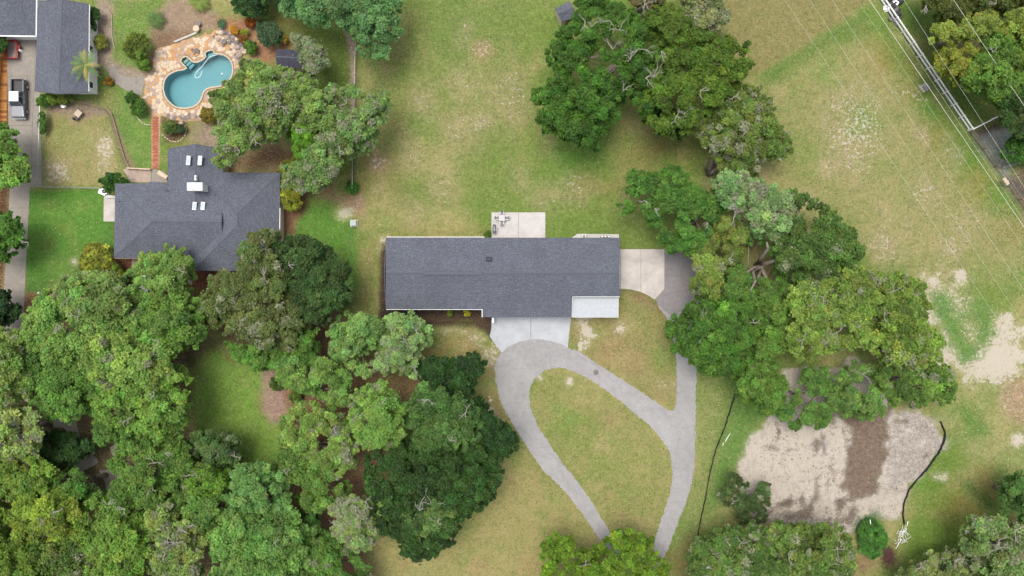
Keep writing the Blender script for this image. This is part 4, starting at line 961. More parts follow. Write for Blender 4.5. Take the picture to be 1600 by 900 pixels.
for i_, x_ in enumerate((940, 945, 950)):
    q = empty('pool_pump' if 0 else 'utility_meter', (*W(x_, 370.2)[:2], .05)); tag(q, ('first', 'second', 'third')[i_] + ' of the three dark utility boxes from the west on the service slab', 'utility box', 'utility boxes on the service slab')
    MB().box((0, 0, .3), (.34, .28, .6)).build('case', M['black'], q); MB().box((0, 0, .62), (.26, .2, .05)).build('lid', M['metal'], q)
def ubox(px, py, lab, sx_, sy_, h, m, rz=0):
    u = empty('utility_box', (*W(px, py)[:2], 0), rz); tag(u, lab, 'utility box')
    MB().box((0, 0, .04), (sx_ + .3, sy_ + .3, .08)).build('base_slab', M['conc'], u); MB().box((0, 0, .08 + h / 2), (sx_, sy_, h)).build('cabinet', m, u); MB().box((0, 0, .1 + h), (sx_ + .06, sy_ + .06, .06)).build('lid', m, u)
ubox(553.5, 349, 'square pale green utility box on the lawn between the two houses', .85, .8, .7, mat('pale_green_paint', A(192, 204, 190), .5, .05, 2))
ubox(1444.5, 137, 'square grey utility box in green grass under the power lines', .8, .8, .5, M['metal'], .6)
ac(*W(168,300)[:2], 'round-topped white cooling unit beside the green bush, west of the hip-roofed house', z=.05, s=.85)
q = MB(); q.box(W(160.5,300.5,.4), (.9, .7, .8), rz=-.4); q.box(W(160.5,300.5,.85), (.96, .76, .06), rz=-.4); tag(q.build('storage_bin', M['white']), 'tilted white storage bin next to the white cooling unit', 'storage bin')
q = MB(); 
for k in range(3): q.bar(W(163 + .3 * k, 305.5 + 1.4 * k, .55), W(182, 306 + 1.2 * k, .55), .07)
for px_ in (164, 173, 181): q.bar(W(px_, 307, 0), W(px_, 307, .6), .06)
tag(q.build('handrail', M['white']), 'white rail fence at the top of the side entrance slab', 'rail')
struct(sheet('side_slab', [wp([(162.5,309),(182,309),(182,346),(162,346)])], .05, M['concp']), 'weathered slab at the west side door')
q = MB().box(W(254,273,.25), (1.5, .55, .4), rz=-.55); q.box(W(254,273,.5), (1.6, .65, .08), rz=-.55); tag(q.build('garden_bench', M['stone']), 'pale stone bench at the back corner of the hip-roofed house', 'bench')

# roof-high objects seen from above: pickup and trailer
def pickup():
    t = empty('pickup_truck', (-76.5, 29.35, .03)); tag(t, 'white-cabbed pickup truck with dark open bed, parked on the west drive', 'pickup')
    # nose towards -y
    body = MB()
    prof = [(-2.95,.45),(-2.95,.85),(-2.8,1.02),(-1.45,1.12),(-1.1,1.16),(1.0,1.16),(1.0,.45)]
    def ext(pr, w0, w1, mb):
        n = len(pr); vs = [(-w0 if z < .9 else -w1, y, z) for y, z in pr] + [(w0 if z < .9 else w1, y, z) for y, z in pr]
        mb.add(vs, [tuple(range(n)), tuple(range(2 * n - 1, n - 1, -1))] + [(i, i + n, (i + 1) % n + n, (i + 1) % n) for i in range(n)])
    ext(prof, 1.0, .93, body); bo_ = body.build('body', M['silver'], t)
    bv = bo_.modifiers.new('b', 'BEVEL'); bv.width = .08; bv.segments = 2
    sk = MB(); 
    for s in (-1, 1): sk.box((s * .985, -.95, .62), (.06, 3.9, .42)); sk.box((s * .985, 1.95, .8), (.08, 1.9, .72))
    sk.build('side_panel', M['cardark'], t)  # dark reflection on the truck's flanks, put in as body colour
    cab = MB(); zt_, zb = 1.82, 1.14
    top = [(-.66, -.62), (.66, -.62), (.70, .78), (-.70, .78)]; bot = [(-.9, -1.25), (.9, -1.25), (.92, 1.02), (-.92, 1.02)]
    cab.add([(x, y, zb) for x, y in bot] + [(x, y, zt_) for x, y in top], [(4, 5, 6, 7), (0, 1, 5, 4), (1, 2, 6, 5), (2, 3, 7, 6), (3, 0, 4, 7)]); cab.build('cab_glass', M['glass'], t)
    rf = MB().box((0, .08, 1.85), (1.44, 1.52, .07)); ro = rf.build('cab_roof', M['carw'], t); bv = ro.modifiers.new('b', 'BEVEL'); bv.width = .05; bv.segments = 2
    pil = MB()
    for s in (-1, 1): pil.bar((s * .67, -.64, 1.82), (s * .92, -1.27, 1.14), .08); pil.bar((s * .72, .8, 1.8), (s * .93, 1.02, 1.14), .12); pil.bar((s * .7, .1, 1.82), (s * .94, .1, 1.14), .09)
    pil.build('pillar', M['silver'], t)
    bed = MB(); bed.box((0, 1.95, .72), (1.7, 1.85, .06)); bed.build('bed_floor', M['black'], t)
    for s in (-1, 1): MB().box((s * .93, 1.98, 1.08), (.12, 1.95, .12)).build('bed_rail', M['silver'] if s > 0 else M['cardark'], t)
    MB().box((0, 2.95, .9), (1.9, .08, .5)).build('tailgate', M['cardark'], t); MB().box((0, 1.06, .95), (1.8, .08, .4)).build('bulkhead', M['cardark'], t)
    MB().box((0, 3.05, .5), (1.9, .2, .18)).build('bumper', M['metal'], t); MB().box((0, -3.02, .5), (1.92, .2, .25)).build('bumper', M['metal'], t)
    MB().box((0, -2.98, .75), (1.2, .06, .25)).build('grille', M['black'], t)
    for s in (-1, 1):
        MB().box((s * .78, -2.97, .78), (.3, .08, .2)).build('headlight', M['glass'], t); MB().box((s * 1.08, -1.0, 1.2), (.2, .1, .16)).build('mirror', M['black'], t)
        MB().box((s * 1.03, -.6, .95), (.03, .2, .05)).build('door_handle', M['metal'], t); MB().box((s * .9, 2.99, .9), (.12, .06, .3)).build('tail_light', M['red'], t)
        for y in (-1.95, 1.9):
            w_ = MB(); w_.tube([(s * .82, y, .40), (s * 1.08, y, .40)], .40, 18); wo2 = w_.build('wheel', M['rubber'], t); r_ = MB(); r_.tube([(s * 1.085, y, .40), (s * 1.105, y, .40)], .24, 12); r_.build('rim', M['metal'], wo2)
    sr = MB().box((0, .1, 1.9), (.5, .75, .04)); sr.build('sunroof', M['metal'], t)
pickup()
tr = empty('utility_trailer', (*W(23.5,80)[:2], .03)); tag(tr, 'red tubular utility trailer frame standing behind the pickup', 'trailer')
q = MB(); x_, y_ = .85, 1.35
for z_ in (.55, .95):
    for a, b in (((-x_, -y_), (x_, -y_)), ((x_, -y_), (x_, y_)), ((x_, y_), (-x_, y_)), ((-x_, y_), (-x_, -y_))): q.bar((*a, z_), (*b, z_), .11)
for sx_ in (-1, 1):
    for sy_ in (-1, 0, 1): q.bar((sx_ * x_, sy_ * y_, .5), (sx_ * x_, sy_ * y_, 1.0), .08)
q.build('frame', M['red'], tr); MB().box((0, 0, .5), (1.6, 2.6, .04)).build('mesh_floor', M['concd'], tr)
for s in (-1, 1):
    q = MB(); q.tube([(s * .95, 0, .3), (s * 1.15, 0, .3)], .3, 14); w_ = q.build('wheel', M['rubber'], tr)
q = MB().box((1.05, .3, .62), (.35, .9, .1)); q.build('fender', M['red'], tr)
q = MB().dome(W(35,80.5,.03), .28, .75, 12, 4); q.cyl(W(35,80.5,.0), .26, .1, 12); tag(q.build('gas_cylinder', M['pot']), 'round white gas cylinder beside the red trailer', 'gas cylinder')

# ---------------------------------------------------------------- fences
def rail_fence(name, label, pts_, h, zs_, m, post=2.44, rw=(.05, .14), pw=.13):
    L = [Vector(W(*p)) for p in pts_]; e = empty(name, L[0]); tag(e, label, 'fence'); pm = None
    for a, b in zip(L, L[1:]):
        n = max(1, round((b - a).length / post))
        for i in range(n + 1):
            p = a.lerp(b, i / n)
            if i < n or b is L[-1] or (b - L[-1]).length < 1e-6:
                q = MB().box((0, 0, h / 2), (pw, pw, h)); q.box((0, 0, h + .02), (pw + .05, pw + .05, .04))
                if pm is None: o = q.build('post', m, e, p - L[0]); pm = o.data
                else: o = link('post', pm, e, p - L[0])
                o.rotation_euler.z = math.atan2(b.y - a.y, b.x - a.x)
            if i < n:
                p2 = a.lerp(b, (i + 1) / n); d = (p2 - p).normalized() * (pw / 2)
                for z in zs_: MB().bar(p + d - L[0] + Vector((0, 0, z)), p2 - d - L[0] + Vector((0, 0, z)), rw[0], rw[1]).build('rail', m, e)
def chain_fence(name, label, pts_, h, m, top=None, post=3.0, mesh=True):
    L = [Vector(W(*p)) for p in pts_]; e = empty(name, L[0]); tag(e, label, 'fence'); k_ = MB()
    for a, b in zip(L, L[1:]):
        n = max(1, round((b - a).length / post)); ln = (b - a).length
        for i in range(n + 1):
            p = a.lerp(b, i / n) - L[0]; MB().cyl(p, .035, h, 6).build('post', top or m, e)
        MB().tube([a - L[0] + Vector((0, 0, h - .03)), b - L[0] + Vector((0, 0, h - .03))], .03, 6).build('top_rail', top or m, e)
        s = .25; nn = int(ln / s)
        for i in range(nn):
            p, q = a.lerp(b, i / nn) - L[0], a.lerp(b, min(1, (i + h / s * .5) / nn)) - L[0]
            if i < nn - h / s * .5: k_.bar(p + Vector((0, 0, .05)), q + Vector((0, 0, h - .06)), .012); k_.bar(q + Vector((0, 0, .05)), p + Vector((0, 0, h - .06)), .012)
        k_.bar(a - L[0] + Vector((0, 0, .06)), b - L[0] + Vector((0, 0, .06)), .015)
    k_.build('wire_mesh', m, e)
def board_fence(name, label, pts_, h, m, bwid=.3, lean=0):
    L = [Vector(W(*p)) for p in pts_]; e = empty(name, L[0]); tag(e, label, 'fence'); me_ = None; rr_ = random.Random(2)
    for a, b in zip(L, L[1:]):
        n = int((b - a).length / (bwid + .012)); an = math.atan2(b.y - a.y, b.x - a.x)
        for i in range(n):
            if me_ is None: t2 = MB().box((0, 0, 0), (bwid, .03, h)); me_ = bpy.data.meshes.new('board'); me_.from_pydata(t2.v, [], t2.f); me_.materials.append(m)
            o = link('board', me_, e, a.lerp(b, (i + .5) / n) - L[0] + Vector((0, 0, h / 2 + rr_.uniform(-.02, .02)))); o.rotation_euler.z = an
        for z in (.4, h - .4): MB().bar(a - L[0] + Vector((.035, .035, z)), b - L[0] + Vector((.035, .035, z)), .05, .09).build('rail', m, e)
rail_fence('rail_fence', 'white board rail fence running diagonally across the top right', [(1357,-25),(1512,203)], 1.3, (.42, 1.18), M['white'], 2.35, (.15, .2), .17)
rail_fence('rail_fence', 'short white fence run turning off toward the trees', [(1513,204.5),(1550,185.5)], 1.25, (1.12,), M['white'], 4.2, (.16, .16), .13)
rail_fence('wooden_fence', 'weathered brown rail fence continuing below the white one', [(1513.5,206.5),(1573,288),(1640,385)], 1.2, (.35, 1.1), M['wood'], 3.0, (.06, .12), .14)
q = MB(); q.box((0, 0, .05), (.7, 1.5, .06), rz=.6)
q = MB(); q.box(W(1571,283.5,1.3), (1.25, .5, .35), rz=-.95); q.box(W(1571,283.5,.6), (.16, .16, 1.2)); tag(q.build('mailbox', M['tan']), 'tan box fixed on the brown wooden fence', 'box')
q = MB(); q.tube([W(1566,262,.5), W(1597,253,.8)], .14, 8); tag(q.build('fallen_log', M['barkp']), 'pale straight log lying across the grey gravel corner', 'log')
chain_fence('chain_link_fence', 'green chain-link fence running down the west edge of the field', [(559.5,55),(557,120),(556.5,180),(554.5,235),(553.5,296)], 1.5, M['green_metal'], M['metal'])
chain_fence('chain_link_fence', 'grey chain-link fence between the west drive and the fenced yard', [(72,170),(70,235),(67,291)], 1.5, M['metal'])
chain_fence('chain_link_fence', 'low wire fence between the fenced yard and the green west lawn', [(67.5,293),(110,294),(160,295)], 1.2, M['metal'])
chain_fence('chain_link_fence', 'curving wire fence round the north and east of the yard', [(74,160),(110,159),(135,163),(165,172),(174,180),(182,205),(190,235),(199,262)], 1.1, M['wood'], M['wood'], 2.4)
q = empty('retaining_wall', W(170,178)); tag(q, 'low tan timber edging wall curving beside the yard fence', 'low wall')
L_ = [Vector(W(*p)) for p in [(168,172),(172,178),(178,195),(186,225),(193,248),(200,263)]]
for a, b in zip(L_, L_[1:]): MB().bar(a - L_[0] + Vector((.25, 0, .12)), b - L_[0] + Vector((.25, 0, .12)), .22, .25).build('timber', M['wood'], q)
q.location = L_[0]
q = MB(); q.bar(W(199,263,.35), W(236,265,.35), .16, .7); tag(q.build('garden_wall', M['stone']), 'thin tan wall across the foot of the garden lawn', 'wall')
board_fence('board_fence', 'tall amber board fence along the far west edge beside the pickup', [(4.5,92),(0,150),(-3,226)], 1.9, M['wooda'])
# planked walk beside it, boards one by one
bk = empty('boardwalk', (*W(5,150)[:2], 0)); struct(bk, 'amber timber planks beside the west drive')
r5 = random.Random(8)
for i_ in range(34):
    y_ = W(0, 78)[1] - i_ * .42; px_ = np.interp(78 + i_ * 4.2, [78, 230], [3.5, 3]); mm = M['wooda'] if r5.random() < .6 else M['woodb']
    q = MB().box((W(px_, 0)[0], y_, .05), (1.6, .39, .05)); child(q, 'plank', mm, bk)

def silt(name, label, pts_):
    P_ = rpoly(wp(pts_) , .5, .04, 1, False); 
    # open curve: drop the closing stretch
    end = Vector(wp([pts_[-1]])[0]); k = min(range(len(P_)), key=lambda i: (P_[i] - end).length); P_ = P_[:k + 1]
    e = empty(name, (P_[0].x, P_[0].y, 0)); tag(e, label, 'silt fence'); vs = []; fs = []; rr_ = random.Random(3); h = .6
    for i, p in enumerate(P_):
        t = (P_[min(i + 1, len(P_) - 1)] - P_[max(i - 1, 0)]).normalized(); n = Vector((-t.y, t.x)); s1, s2 = rr_.uniform(-.06, .06), rr_.uniform(-.1, .1)
        a, b, c = p + n * .10, p + n * s1 * .4, p + n * (s2 * .5 - .02); vs += [(a.x, a.y, .03), (b.x, b.y, .08), (c.x, c.y, h + rr_.uniform(-.08, .05)), (c.x - n.x * .02, c.y - n.y * .02, h - .01), (b.x - n.x * .025, b.y - n.y * .025, .06)]
    m_ = 5
    for i in range(len(P_) - 1):
        for j in range(m_ - 1): fs.append((i * m_ + j, (i + 1) * m_ + j, (i + 1) * m_ + j + 1, i * m_ + j + 1))
    child(MB().add(vs, fs), 'fabric', M['fabric'], e)
    for i in range(0, len(P_), 4): child(MB().box((P_[i].x, P_[i].y, .45), (.05, .05, .9)), 'stake', M['wood'], e)
silt('silt_fence', 'black fabric silt fence in the grass beside the lane', [(1148,614),(1140,640),(1130,672),(1118,700),(1109,735),(1101,780),(1093,815),(1089,838),(1088.5,856)])
silt('silt_fence', 'black fabric silt fence curving round the sand clearing', [(1468,658),(1475,676),(1472,692),(1464,708),(1448,730),(1428,752),(1418,765),(1411,785),(1409,802),(1411,818)])

# piles
pp = empty('plastic_pipe_pile', (*W(1408,835)[:2], 0)); tag(pp, 'tangled heap of white plastic pipes on the grass south of the clearing', 'pipe heap')
r6 = random.Random(12)
for k in range(42):
    c = Vector((r6.gauss(0, .38), r6.gauss(0, .8), .12 + r6.random() * .45)); c.x += c.y * .25
    a = r6.choice([1.3, 1.35, .2, -.6, 2.2]) + r6.uniform(-.35, .35); L = r6.uniform(.4, 1.1); d = Vector((math.cos(a), math.sin(a), r6.uniform(-.12, .12))) * L / 2
    q = MB(); q.tube([c - d, c + d], .03, 6); q.build('pipe', M['pot'], pp)
q = MB(); q.tube([(-.9, -2.2, .1), (-.1, -.6, .3)], .06, 6); q.build('pipe', M['white'], pp); q = MB(); q.tube([(.75, 1.5, .3), (1.0, 2.1, .15)], .06, 6); q.build('pipe', M['white'], pp)
q = MB(); q.tube([W(1359.5,812,1.4), W(1361,824,1.2)], .07, 6); tag(q.build('marker_pipe', M['white']), 'single white pipe lying on the dark green weed mound', 'pipe')
bp = empty('brush_pile', (*W(1387.5,869)[:2], 0)); tag(bp, 'heap of reddish brown dead branches south of the pipe heap', 'brush pile')
q = MB()
for k in range(260):
    c = Vector((r6.gauss(0, .5), r6.gauss(0, .75), .1 + r6.random() * .7)); a = r6.uniform(0, 6.28); L = r6.uniform(.4, 1.2); d = Vector((math.cos(a), math.sin(a), r6.uniform(-.3, .4))) * L / 2
    q.tube([c - d, c + d * .2 + Vector((0, 0, .05)), c + d], [.03, .022, .01], 4)
tag(q.build('branches', M['brush'], bp), kind='stuff')
jp = empty('scrap_heap', (*W(1396,16)[:2], 0)); tag(jp, 'heap of black bags and white scrap behind the white fence at the top edge', 'scrap heap')
for k in range(26):
    q = MB(); rock((r6.gauss(.2, .55), r6.gauss(-.3, 1.0), r6.random() * .4), r6.uniform(.35, .7), r6, q); q.build('bag', M['black'] if k % 3 else M['brownmetal'], jp)
q = MB(); rock((-1.15, .25, 0), .62, r6, q); q.build('white_sack', M['white'], jp)
for k in range(6): q = MB().box((r6.uniform(-.6, .6), r6.uniform(.4, 1.6), .5 + r6.random() * .3), (.35, .22, .15), rz=r6.random() * 3); q.build('scrap_box', M['white'], jp)
tag(MB().dome(W(61,458,0), .2, .35, 8, 3).build('lawn_lamp', M['pot']), 'tiny white lamp on the red mulch beside the west drive', 'garden lamp')
q = MB(); q.tube([W(1133,690,.06), W(1141,677,.06)], .05, 6); tag(q.build('pipe', M['white']), 'upper pale pipe lying in the grass east of the silt fence', 'pipe'); q = MB(); q.tube([W(1129,696,.06), W(1131,692,.06)], .05, 6); tag(q.build('pipe', M['white']), 'short pale pipe end lying just below the longer one', 'pipe')
q = MB(); rock(W(766,626,0), .28, r6, q); rock(W(764.5,620,0), .18, r6, q); tag(q.build('rock', M['stone']), 'pale rock at the drive edge beside the dark oak', 'rock')
q = MB(); q.dome(W(931,581.5,.03), .42, .05, 14, 3); tag(q.build('manhole_cover', M['brownmetal']), 'dark cover set in the loop drive', 'drain cover')
# parked car half hidden under the oaks south of the hip-roofed house
cr = empty('parked_car', (*W(232,452)[:2], 0), .12); tag(cr, 'white car mostly hidden by the oak south of the hip-roofed house', 'car')
q = MB().box((0, 0, .62), (1.85, 4.4, .6)); o_ = q.build('body', M['carw'], cr); bv = o_.modifiers.new('b', 'BEVEL'); bv.width = .15; bv.segments = 3
q = MB(); q.add([(-.85, -1.2, .9), (.85, -1.2, .9), (.85, 1.7, .9), (-.85, 1.7, .9), (-.65, -.5, 1.42), (.65, -.5, 1.42), (.65, 1.1, 1.42), (-.65, 1.1, 1.42)], [(4, 5, 6, 7), (0, 1, 5, 4), (1, 2, 6, 5), (2, 3, 7, 6), (3, 0, 4, 7)]); q.build('cabin_glass', M['glass'], cr)
MB().box((0, .3, 1.44), (1.3, 1.5, .05)).build('roof', M['carw'], cr)
for s in (-1, 1):
    for y in (-1.35, 1.35): q = MB(); q.tube([(s * .75, y, .33), (s * .95, y, .33)], .33, 14); q.build('wheel', M['rubber'], cr)

# ---------------------------------------------------------------- overhead lines
WL = [((1226,0),(1465,359),.013,8.6,'thin first'),((1265,0),(1500,356),.012,8.6,''),((1300,0),(1540,363),.014,8.6,''),((1339,0),(1592,376),.011,7.6,''),((1358,0),(1600,355),.034,9.6,''),((1372,0),(1600,345),.012,7.2,''),((1412,0),(1600,292),.016,8.8,''),((1490,0),(1600,165),.030,10.2,'')]
lbl = ['westernmost thin power line over the dry field', 'second thin power line from the west', 'third thin power line from the west', 'faint power line just west of the thick pale cable', 'thick pale cable running along the green strip west of the white fence', 'faint wire close along the white fence', 'thin wire east of the white fence over the grass and log', 'pale cable over the trees in the top right corner']
for (a, b, r, z, _), lb in zip(WL, lbl):
    A_, B_ = Vector(W(*a, z)), Vector(W(*b, z)); d = (B_ - A_).normalized(); p0, p1 = A_ - d * 160, B_ + d * 160; L = (p1 - p0).length
    pts_ = [p0.lerp(p1, t / 24) + Vector((0, 0, 2.2 * (t / 12 - 1) ** 2)) for t in range(25)]
    q = MB(); q.tube(pts_, r * .72, 5); tag(q.build('power_line', M['wire']), lb, 'power line', 'overhead power lines')

# clods, stones and twigs on the bare clearing: too many to count
q = MB(); r7 = random.Random(77); CP = CLEAR
xs_ = np.array([r7.uniform(1155, 1470) for _ in range(800)]); ys2 = np.array([r7.uniform(600, 830) for _ in range(800)]); ins_ = sdist(xs_, ys2, CP) > 3
for x_, y_, k in zip(xs_, ys2, ins_):
    if not k or 1308 < x_ < 1392 and y_ < 785: continue
    p_ = Vector(W(x_, y_)); iy_ = int(round((p_.y + 48) / .3)) + 9; ix_ = int(round((p_.x + 84) / .3)) + 9; p_.z = gz[min(iy_, ny - 1) * nx + min(ix_, nx - 1)]
    if r7.random() < .25:
        a_ = r7.uniform(0, 3.14); L_ = r7.uniform(.2, .6); d_ = Vector((math.cos(a_), math.sin(a_), 0)) * L_; q.bar(p_ - d_ + Vector((0, 0, .05)), p_ + d_ + Vector((0, 0, .08)), .04)
    else: rock(p_, r7.uniform(.05, .16), r7, q)
tag(q.build('clods', mat('pale_clods', A(178,164,148), .95, .2, 2)), 'loose clods, stones and sticks strewn over the sand clearing', 'debris', kind='stuff')
# ---------------------------------------------------------------- trees: trunk and limbs, crown of leaf tufts on many boughs
def px_in(poly, n):
    xs = [p[0] for p in poly]; ys = [p[1] for p in poly]
    return RNG.uniform(min(xs), max(xs), n), RNG.uniform(min(ys), max(ys), n)
LIGHT, MID, DARK = A(128,160,92), A(102,142,70), A(66,104,48)
YEL, MOSS, BLUE, OLIVE = A(158,166,62), A(160,166,128), A(96,146,84), A(120,134,66)
LIME = A(100,158,48)
def leaf_mesh(name, C, Rr, colr, seed, per=36, nsub=8, leaf=.36, sub=.42, flat=.75, moss=0., var=.17, hang=0.):
    """C: bough centres (n,3), Rr: radii (n); returns a mesh of leaf quads"""
    g_ = np.random.default_rng(seed); n = len(C)
    if name == 'crown': lm_ = sum(colr) / 3; colr = tuple(v * 1.03 - lm_ * .03 for v in colr)
    # sub-boughs on the dome of each bough
    u = g_.uniform(-.15, 1, (n, nsub)); a = g_.uniform(0, 2 * np.pi, (n, nsub)); q = np.sqrt(1 - np.clip(u, -1, 1) ** 2)
    D = np.stack([q * np.cos(a), q * np.sin(a), u * flat], -1) * g_.uniform(.5, .82, (n, nsub, 1))
    SCn = (C[:, None] + D * Rr[:, None, None]).reshape(-1, 3); SR = (Rr[:, None] * sub * g_.uniform(.7, 1.2, (n, nsub))).ravel()
    sc_ = np.array(colr)[None, :] * np.array([1.08, 1, .9]) * (1.12 if name != 'crown' else 1.36 * (.66 + 4.1 * sum(colr) / 3)) * np.repeat(g_.lognormal(0, .13, n), nsub)[:, None] * g_.lognormal(0, var, (len(SCn), 1)) * np.exp(g_.normal(0, .07, (len(SCn), 3)) * np.array([1.3, .6, 1]))
    mo = g_.random(len(SCn)) < moss; sc_[mo] = np.array(MOSS) * 1.2 * g_.uniform(.75, 1.15, (mo.sum(), 1))
    k = np.maximum(8, (per * (SR / SR.mean()) ** 1.6).astype(int)); I = np.repeat(np.arange(len(SCn)), k); m = len(I)
    u = g_.uniform(-.35, 1, m); a = g_.uniform(0, 2 * np.pi, m); q = np.sqrt(np.clip(1 - u * u, 0, 1)); d = np.stack([q * np.cos(a), q * np.sin(a), u], 1)
    rad = SR[I] * g_.uniform(.55, 1.12, m) * (1 + .4 * g_.random(m) * (g_.random(m) < .22))
    P = SCn[I] + d * rad[:, None]; P[:, 2] -= hang * g_.random(m) * SR[I]
    nrm = d * .9 + g_.normal(0, .55, (m, 3)) + np.array([0, 0, 1.3]); nrm /= np.linalg.norm(nrm, axis=1)[:, None] + 1e-9
    t = np.cross(nrm, g_.normal(0, 1, (m, 3))); t /= np.linalg.norm(t, axis=1)[:, None] + 1e-9; b = np.cross(nrm, t)
    s = (leaf * g_.uniform(.6, 1.35, m))[:, None]
    V = np.stack([P - t * s * .58, P + t * s * .58, P + b * s * .74 + nrm * s * .12], 1).reshape(-1, 3)
    V[:, 2] = np.maximum(V[:, 2], .05)
    col_ = sc_[I] * g_.lognormal(0, .16, (m, 1)); col_ = np.repeat(np.clip(col_, .01, .6), 3, 0)
    me = bpy.data.meshes.new(name); me.vertices.add(3 * m); me.vertices.foreach_set('co', V.astype(np.float32).ravel())
    me.loops.add(3 * m); me.loops.foreach_set('vertex_index', np.arange(3 * m)); me.polygons.add(m)
    me.polygons.foreach_set('loop_start', np.arange(0, 3 * m, 3)); me.polygons.foreach_set('loop_total', np.full(m, 3)); me.update()
    ca = me.color_attributes.new('leafcol', 'BYTE_COLOR', 'POINT'); ca.data.foreach_set('color', np.concatenate([col_, np.ones((3 * m, 1))], 1).astype(np.float32).ravel())
    me.materials.append(M['leaf']); global NLEAF; NLEAF += m
    return me
NLEAF = 0; TSEED = [100]; TR = random.Random(31)
def branchy(mb, p, d, L, r, depth, rr):
    q = p + d * L * .5 + Vector((rr.uniform(-.1, .1), rr.uniform(-.1, .1), rr.uniform(-.03, .1))) * L; e = p + d * L
    mb.tube([p, q, e], [r, r * .8, r * .45], 5, False)
    if depth:
        for _ in range(rr.choice((2, 2, 3))):
            a = rr.uniform(-.9, .9); dd = Vector((d.x * math.cos(a) - d.y * math.sin(a), d.x * math.sin(a) + d.y * math.cos(a), d.z * .6 + rr.uniform(-.1, .35))).normalized()
            branchy(mb, p.lerp(e, rr.uniform(.45, 1)), dd, L * rr.uniform(.45, .8), r * .55, depth - 1, rr)
def tree(label, poly, h, colr, dens=1.0, lobe=1.75, gaps=(), moss=.0, base=None, twigs=(), name='oak_tree', cat='tree', lowf=.64, group=None, per=43, leaf=.31, limb=7, trunk_r=.38, hang=0., twigm=None, var=.17, limbs=()):
    TSEED[0] += 1; g_ = np.random.default_rng(TSEED[0]); rr = random.Random(TSEED[0])
    A2 = abs(sum(poly[i][0] * poly[(i + 1) % len(poly)][1] - poly[(i + 1) % len(poly)][0] * poly[i][1] for i in range(len(poly)))) / 2 * .01
    n_try = int(A2 / (lobe ** 2) * 14) + 30
    X, Y = px_in(poly, n_try); d = sdist(X, Y, poly) * .1 - ((-.1 if poly[0][0] < 345 and poly[0][1] > 430 else .24) * lobe if name == 'oak_tree' else 0); dmax = max(d.max(), .5); pts_ = []
    for i in range(n_try):
        if d[i] < min(.5 * lobe, .45 * dmax): continue
        if any((X[i] - gx_) ** 2 + (Y[i] - gy_) ** 2 < (gr__ + lobe * 4) ** 2 for gx_, gy_, gr__ in gaps): continue
        if any((X[i] - p[0]) ** 2 + (Y[i] - p[1]) ** 2 < (lobe * 8.8) ** 2 for p in pts_): continue
        pts_.append((X[i], Y[i], d[i]))
    if not pts_: pts_.append((X[d.argmax()], Y[d.argmax()], dmax))
    keep = [p for p in pts_ if g_.random() < dens * .93] or pts_[:1]
    # fringe boughs fill the outline
    fr = []
    for i in range(n_try):
        if .15 * lobe < d[i] < .62 * lobe and g_.random() < .5 and all((X[i] - p[0]) ** 2 + (Y[i] - p[1]) ** 2 > (lobe * 6.2) ** 2 for p in keep + fr) and not any((X[i] - a_) ** 2 + (Y[i] - b_) ** 2 < (c_ + lobe * 2) ** 2 for a_, b_, c_ in gaps): fr.append((X[i], Y[i], d[i]))
    if dens < .85: fr = [p for p in fr if g_.random() < dens]
    spray = []
    for i in range(n_try):
        if -.55 * lobe < d[i] < .2 * lobe and g_.random() < .3 and min(((X[i] - p[0]) ** 2 + (Y[i] - p[1]) ** 2 for p in keep + fr), default=9e9) < (lobe * 14) ** 2 and all((X[i] - p[0]) ** 2 + (Y[i] - p[1]) ** 2 > (lobe * 4) ** 2 for p in spray): spray.append((X[i], Y[i], d[i]))
    C = []; Rr = []
    for (x, y, dd) in spray:
        if name != 'oak_tree': break
        z = h * (lowf * g_.uniform(.8, 1.1)); C.append(W(x, y, z)); Rr.append(lobe * g_.uniform(.22, .48))
    for (x, y, dd) in keep + fr:
        small = dd < .62 * lobe; z = h * (lowf + (1 - lowf) * math.sqrt(max(0, min(1, dd / min(dmax, 4.5)))) * .88) + g_.uniform(-.13, .10) * h
        r = (lobe * g_.uniform(.55, .8) if small else lobe * g_.uniform(.65, 1.35)); z = max(z - r * .6, r * .3)
        C.append(W(x, y, z)); Rr.append(r)
    C = np.array(C); Rr = np.array(Rr)
    if base is None: bx, by = C[:, 0].mean(), C[:, 1].mean()
    else: bx, by = W(*base)[:2]
    e = empty(name, (bx, by, 0)); tag(e, label, cat, group)
    o = link('crown', leaf_mesh('crown' if name == 'oak_tree' else 'leaves', C - np.array([bx, by, 0]), Rr, colr, TSEED[0], per=per, leaf=leaf, moss=moss, hang=hang, var=var), e)
    tk = MB(); k = min(limb, len(C)); sel = sorted(range(len(C)), key=lambda i: -Rr[i])[:k * 2]; sel = rr.sample(sel, min(k, len(sel)))
    ft = Vector((rr.uniform(-.5, .5), rr.uniform(-.5, .5), h * .22)); tr_ = trunk_r * h / 11
    tk.tube([(0, 0, -.1), (ft.x * .3, ft.y * .3, h * .08), ft], [tr_ * 1.35, tr_, tr_ * .85], 9)
    for i in sel:
        t = Vector(C[i]) - Vector((bx, by, 0)); mid = ft.lerp(t, .5) + Vector((rr.uniform(-.6, .6), rr.uniform(-.6, .6), -h * .03 + rr.uniform(-.3, .3)))
        tk.tube([ft - Vector((0, 0, .2)), ft.lerp(mid, .5) + Vector((0, 0, .2)), mid, t], [tr_ * .6, tr_ * .48, tr_ * .34, tr_ * .12], 6)
        for _ in range(2):
            j = rr.randrange(len(C)); t2 = Vector(C[j]) - Vector((bx, by, 0))
            if (t2 - mid).length < 6: tk.tube([mid, mid.lerp(t2, .5) + Vector((rr.uniform(-.3, .3), rr.uniform(-.3, .3), .1)), t2], [tr_ * .28, tr_ * .18, tr_ * .07], 5)
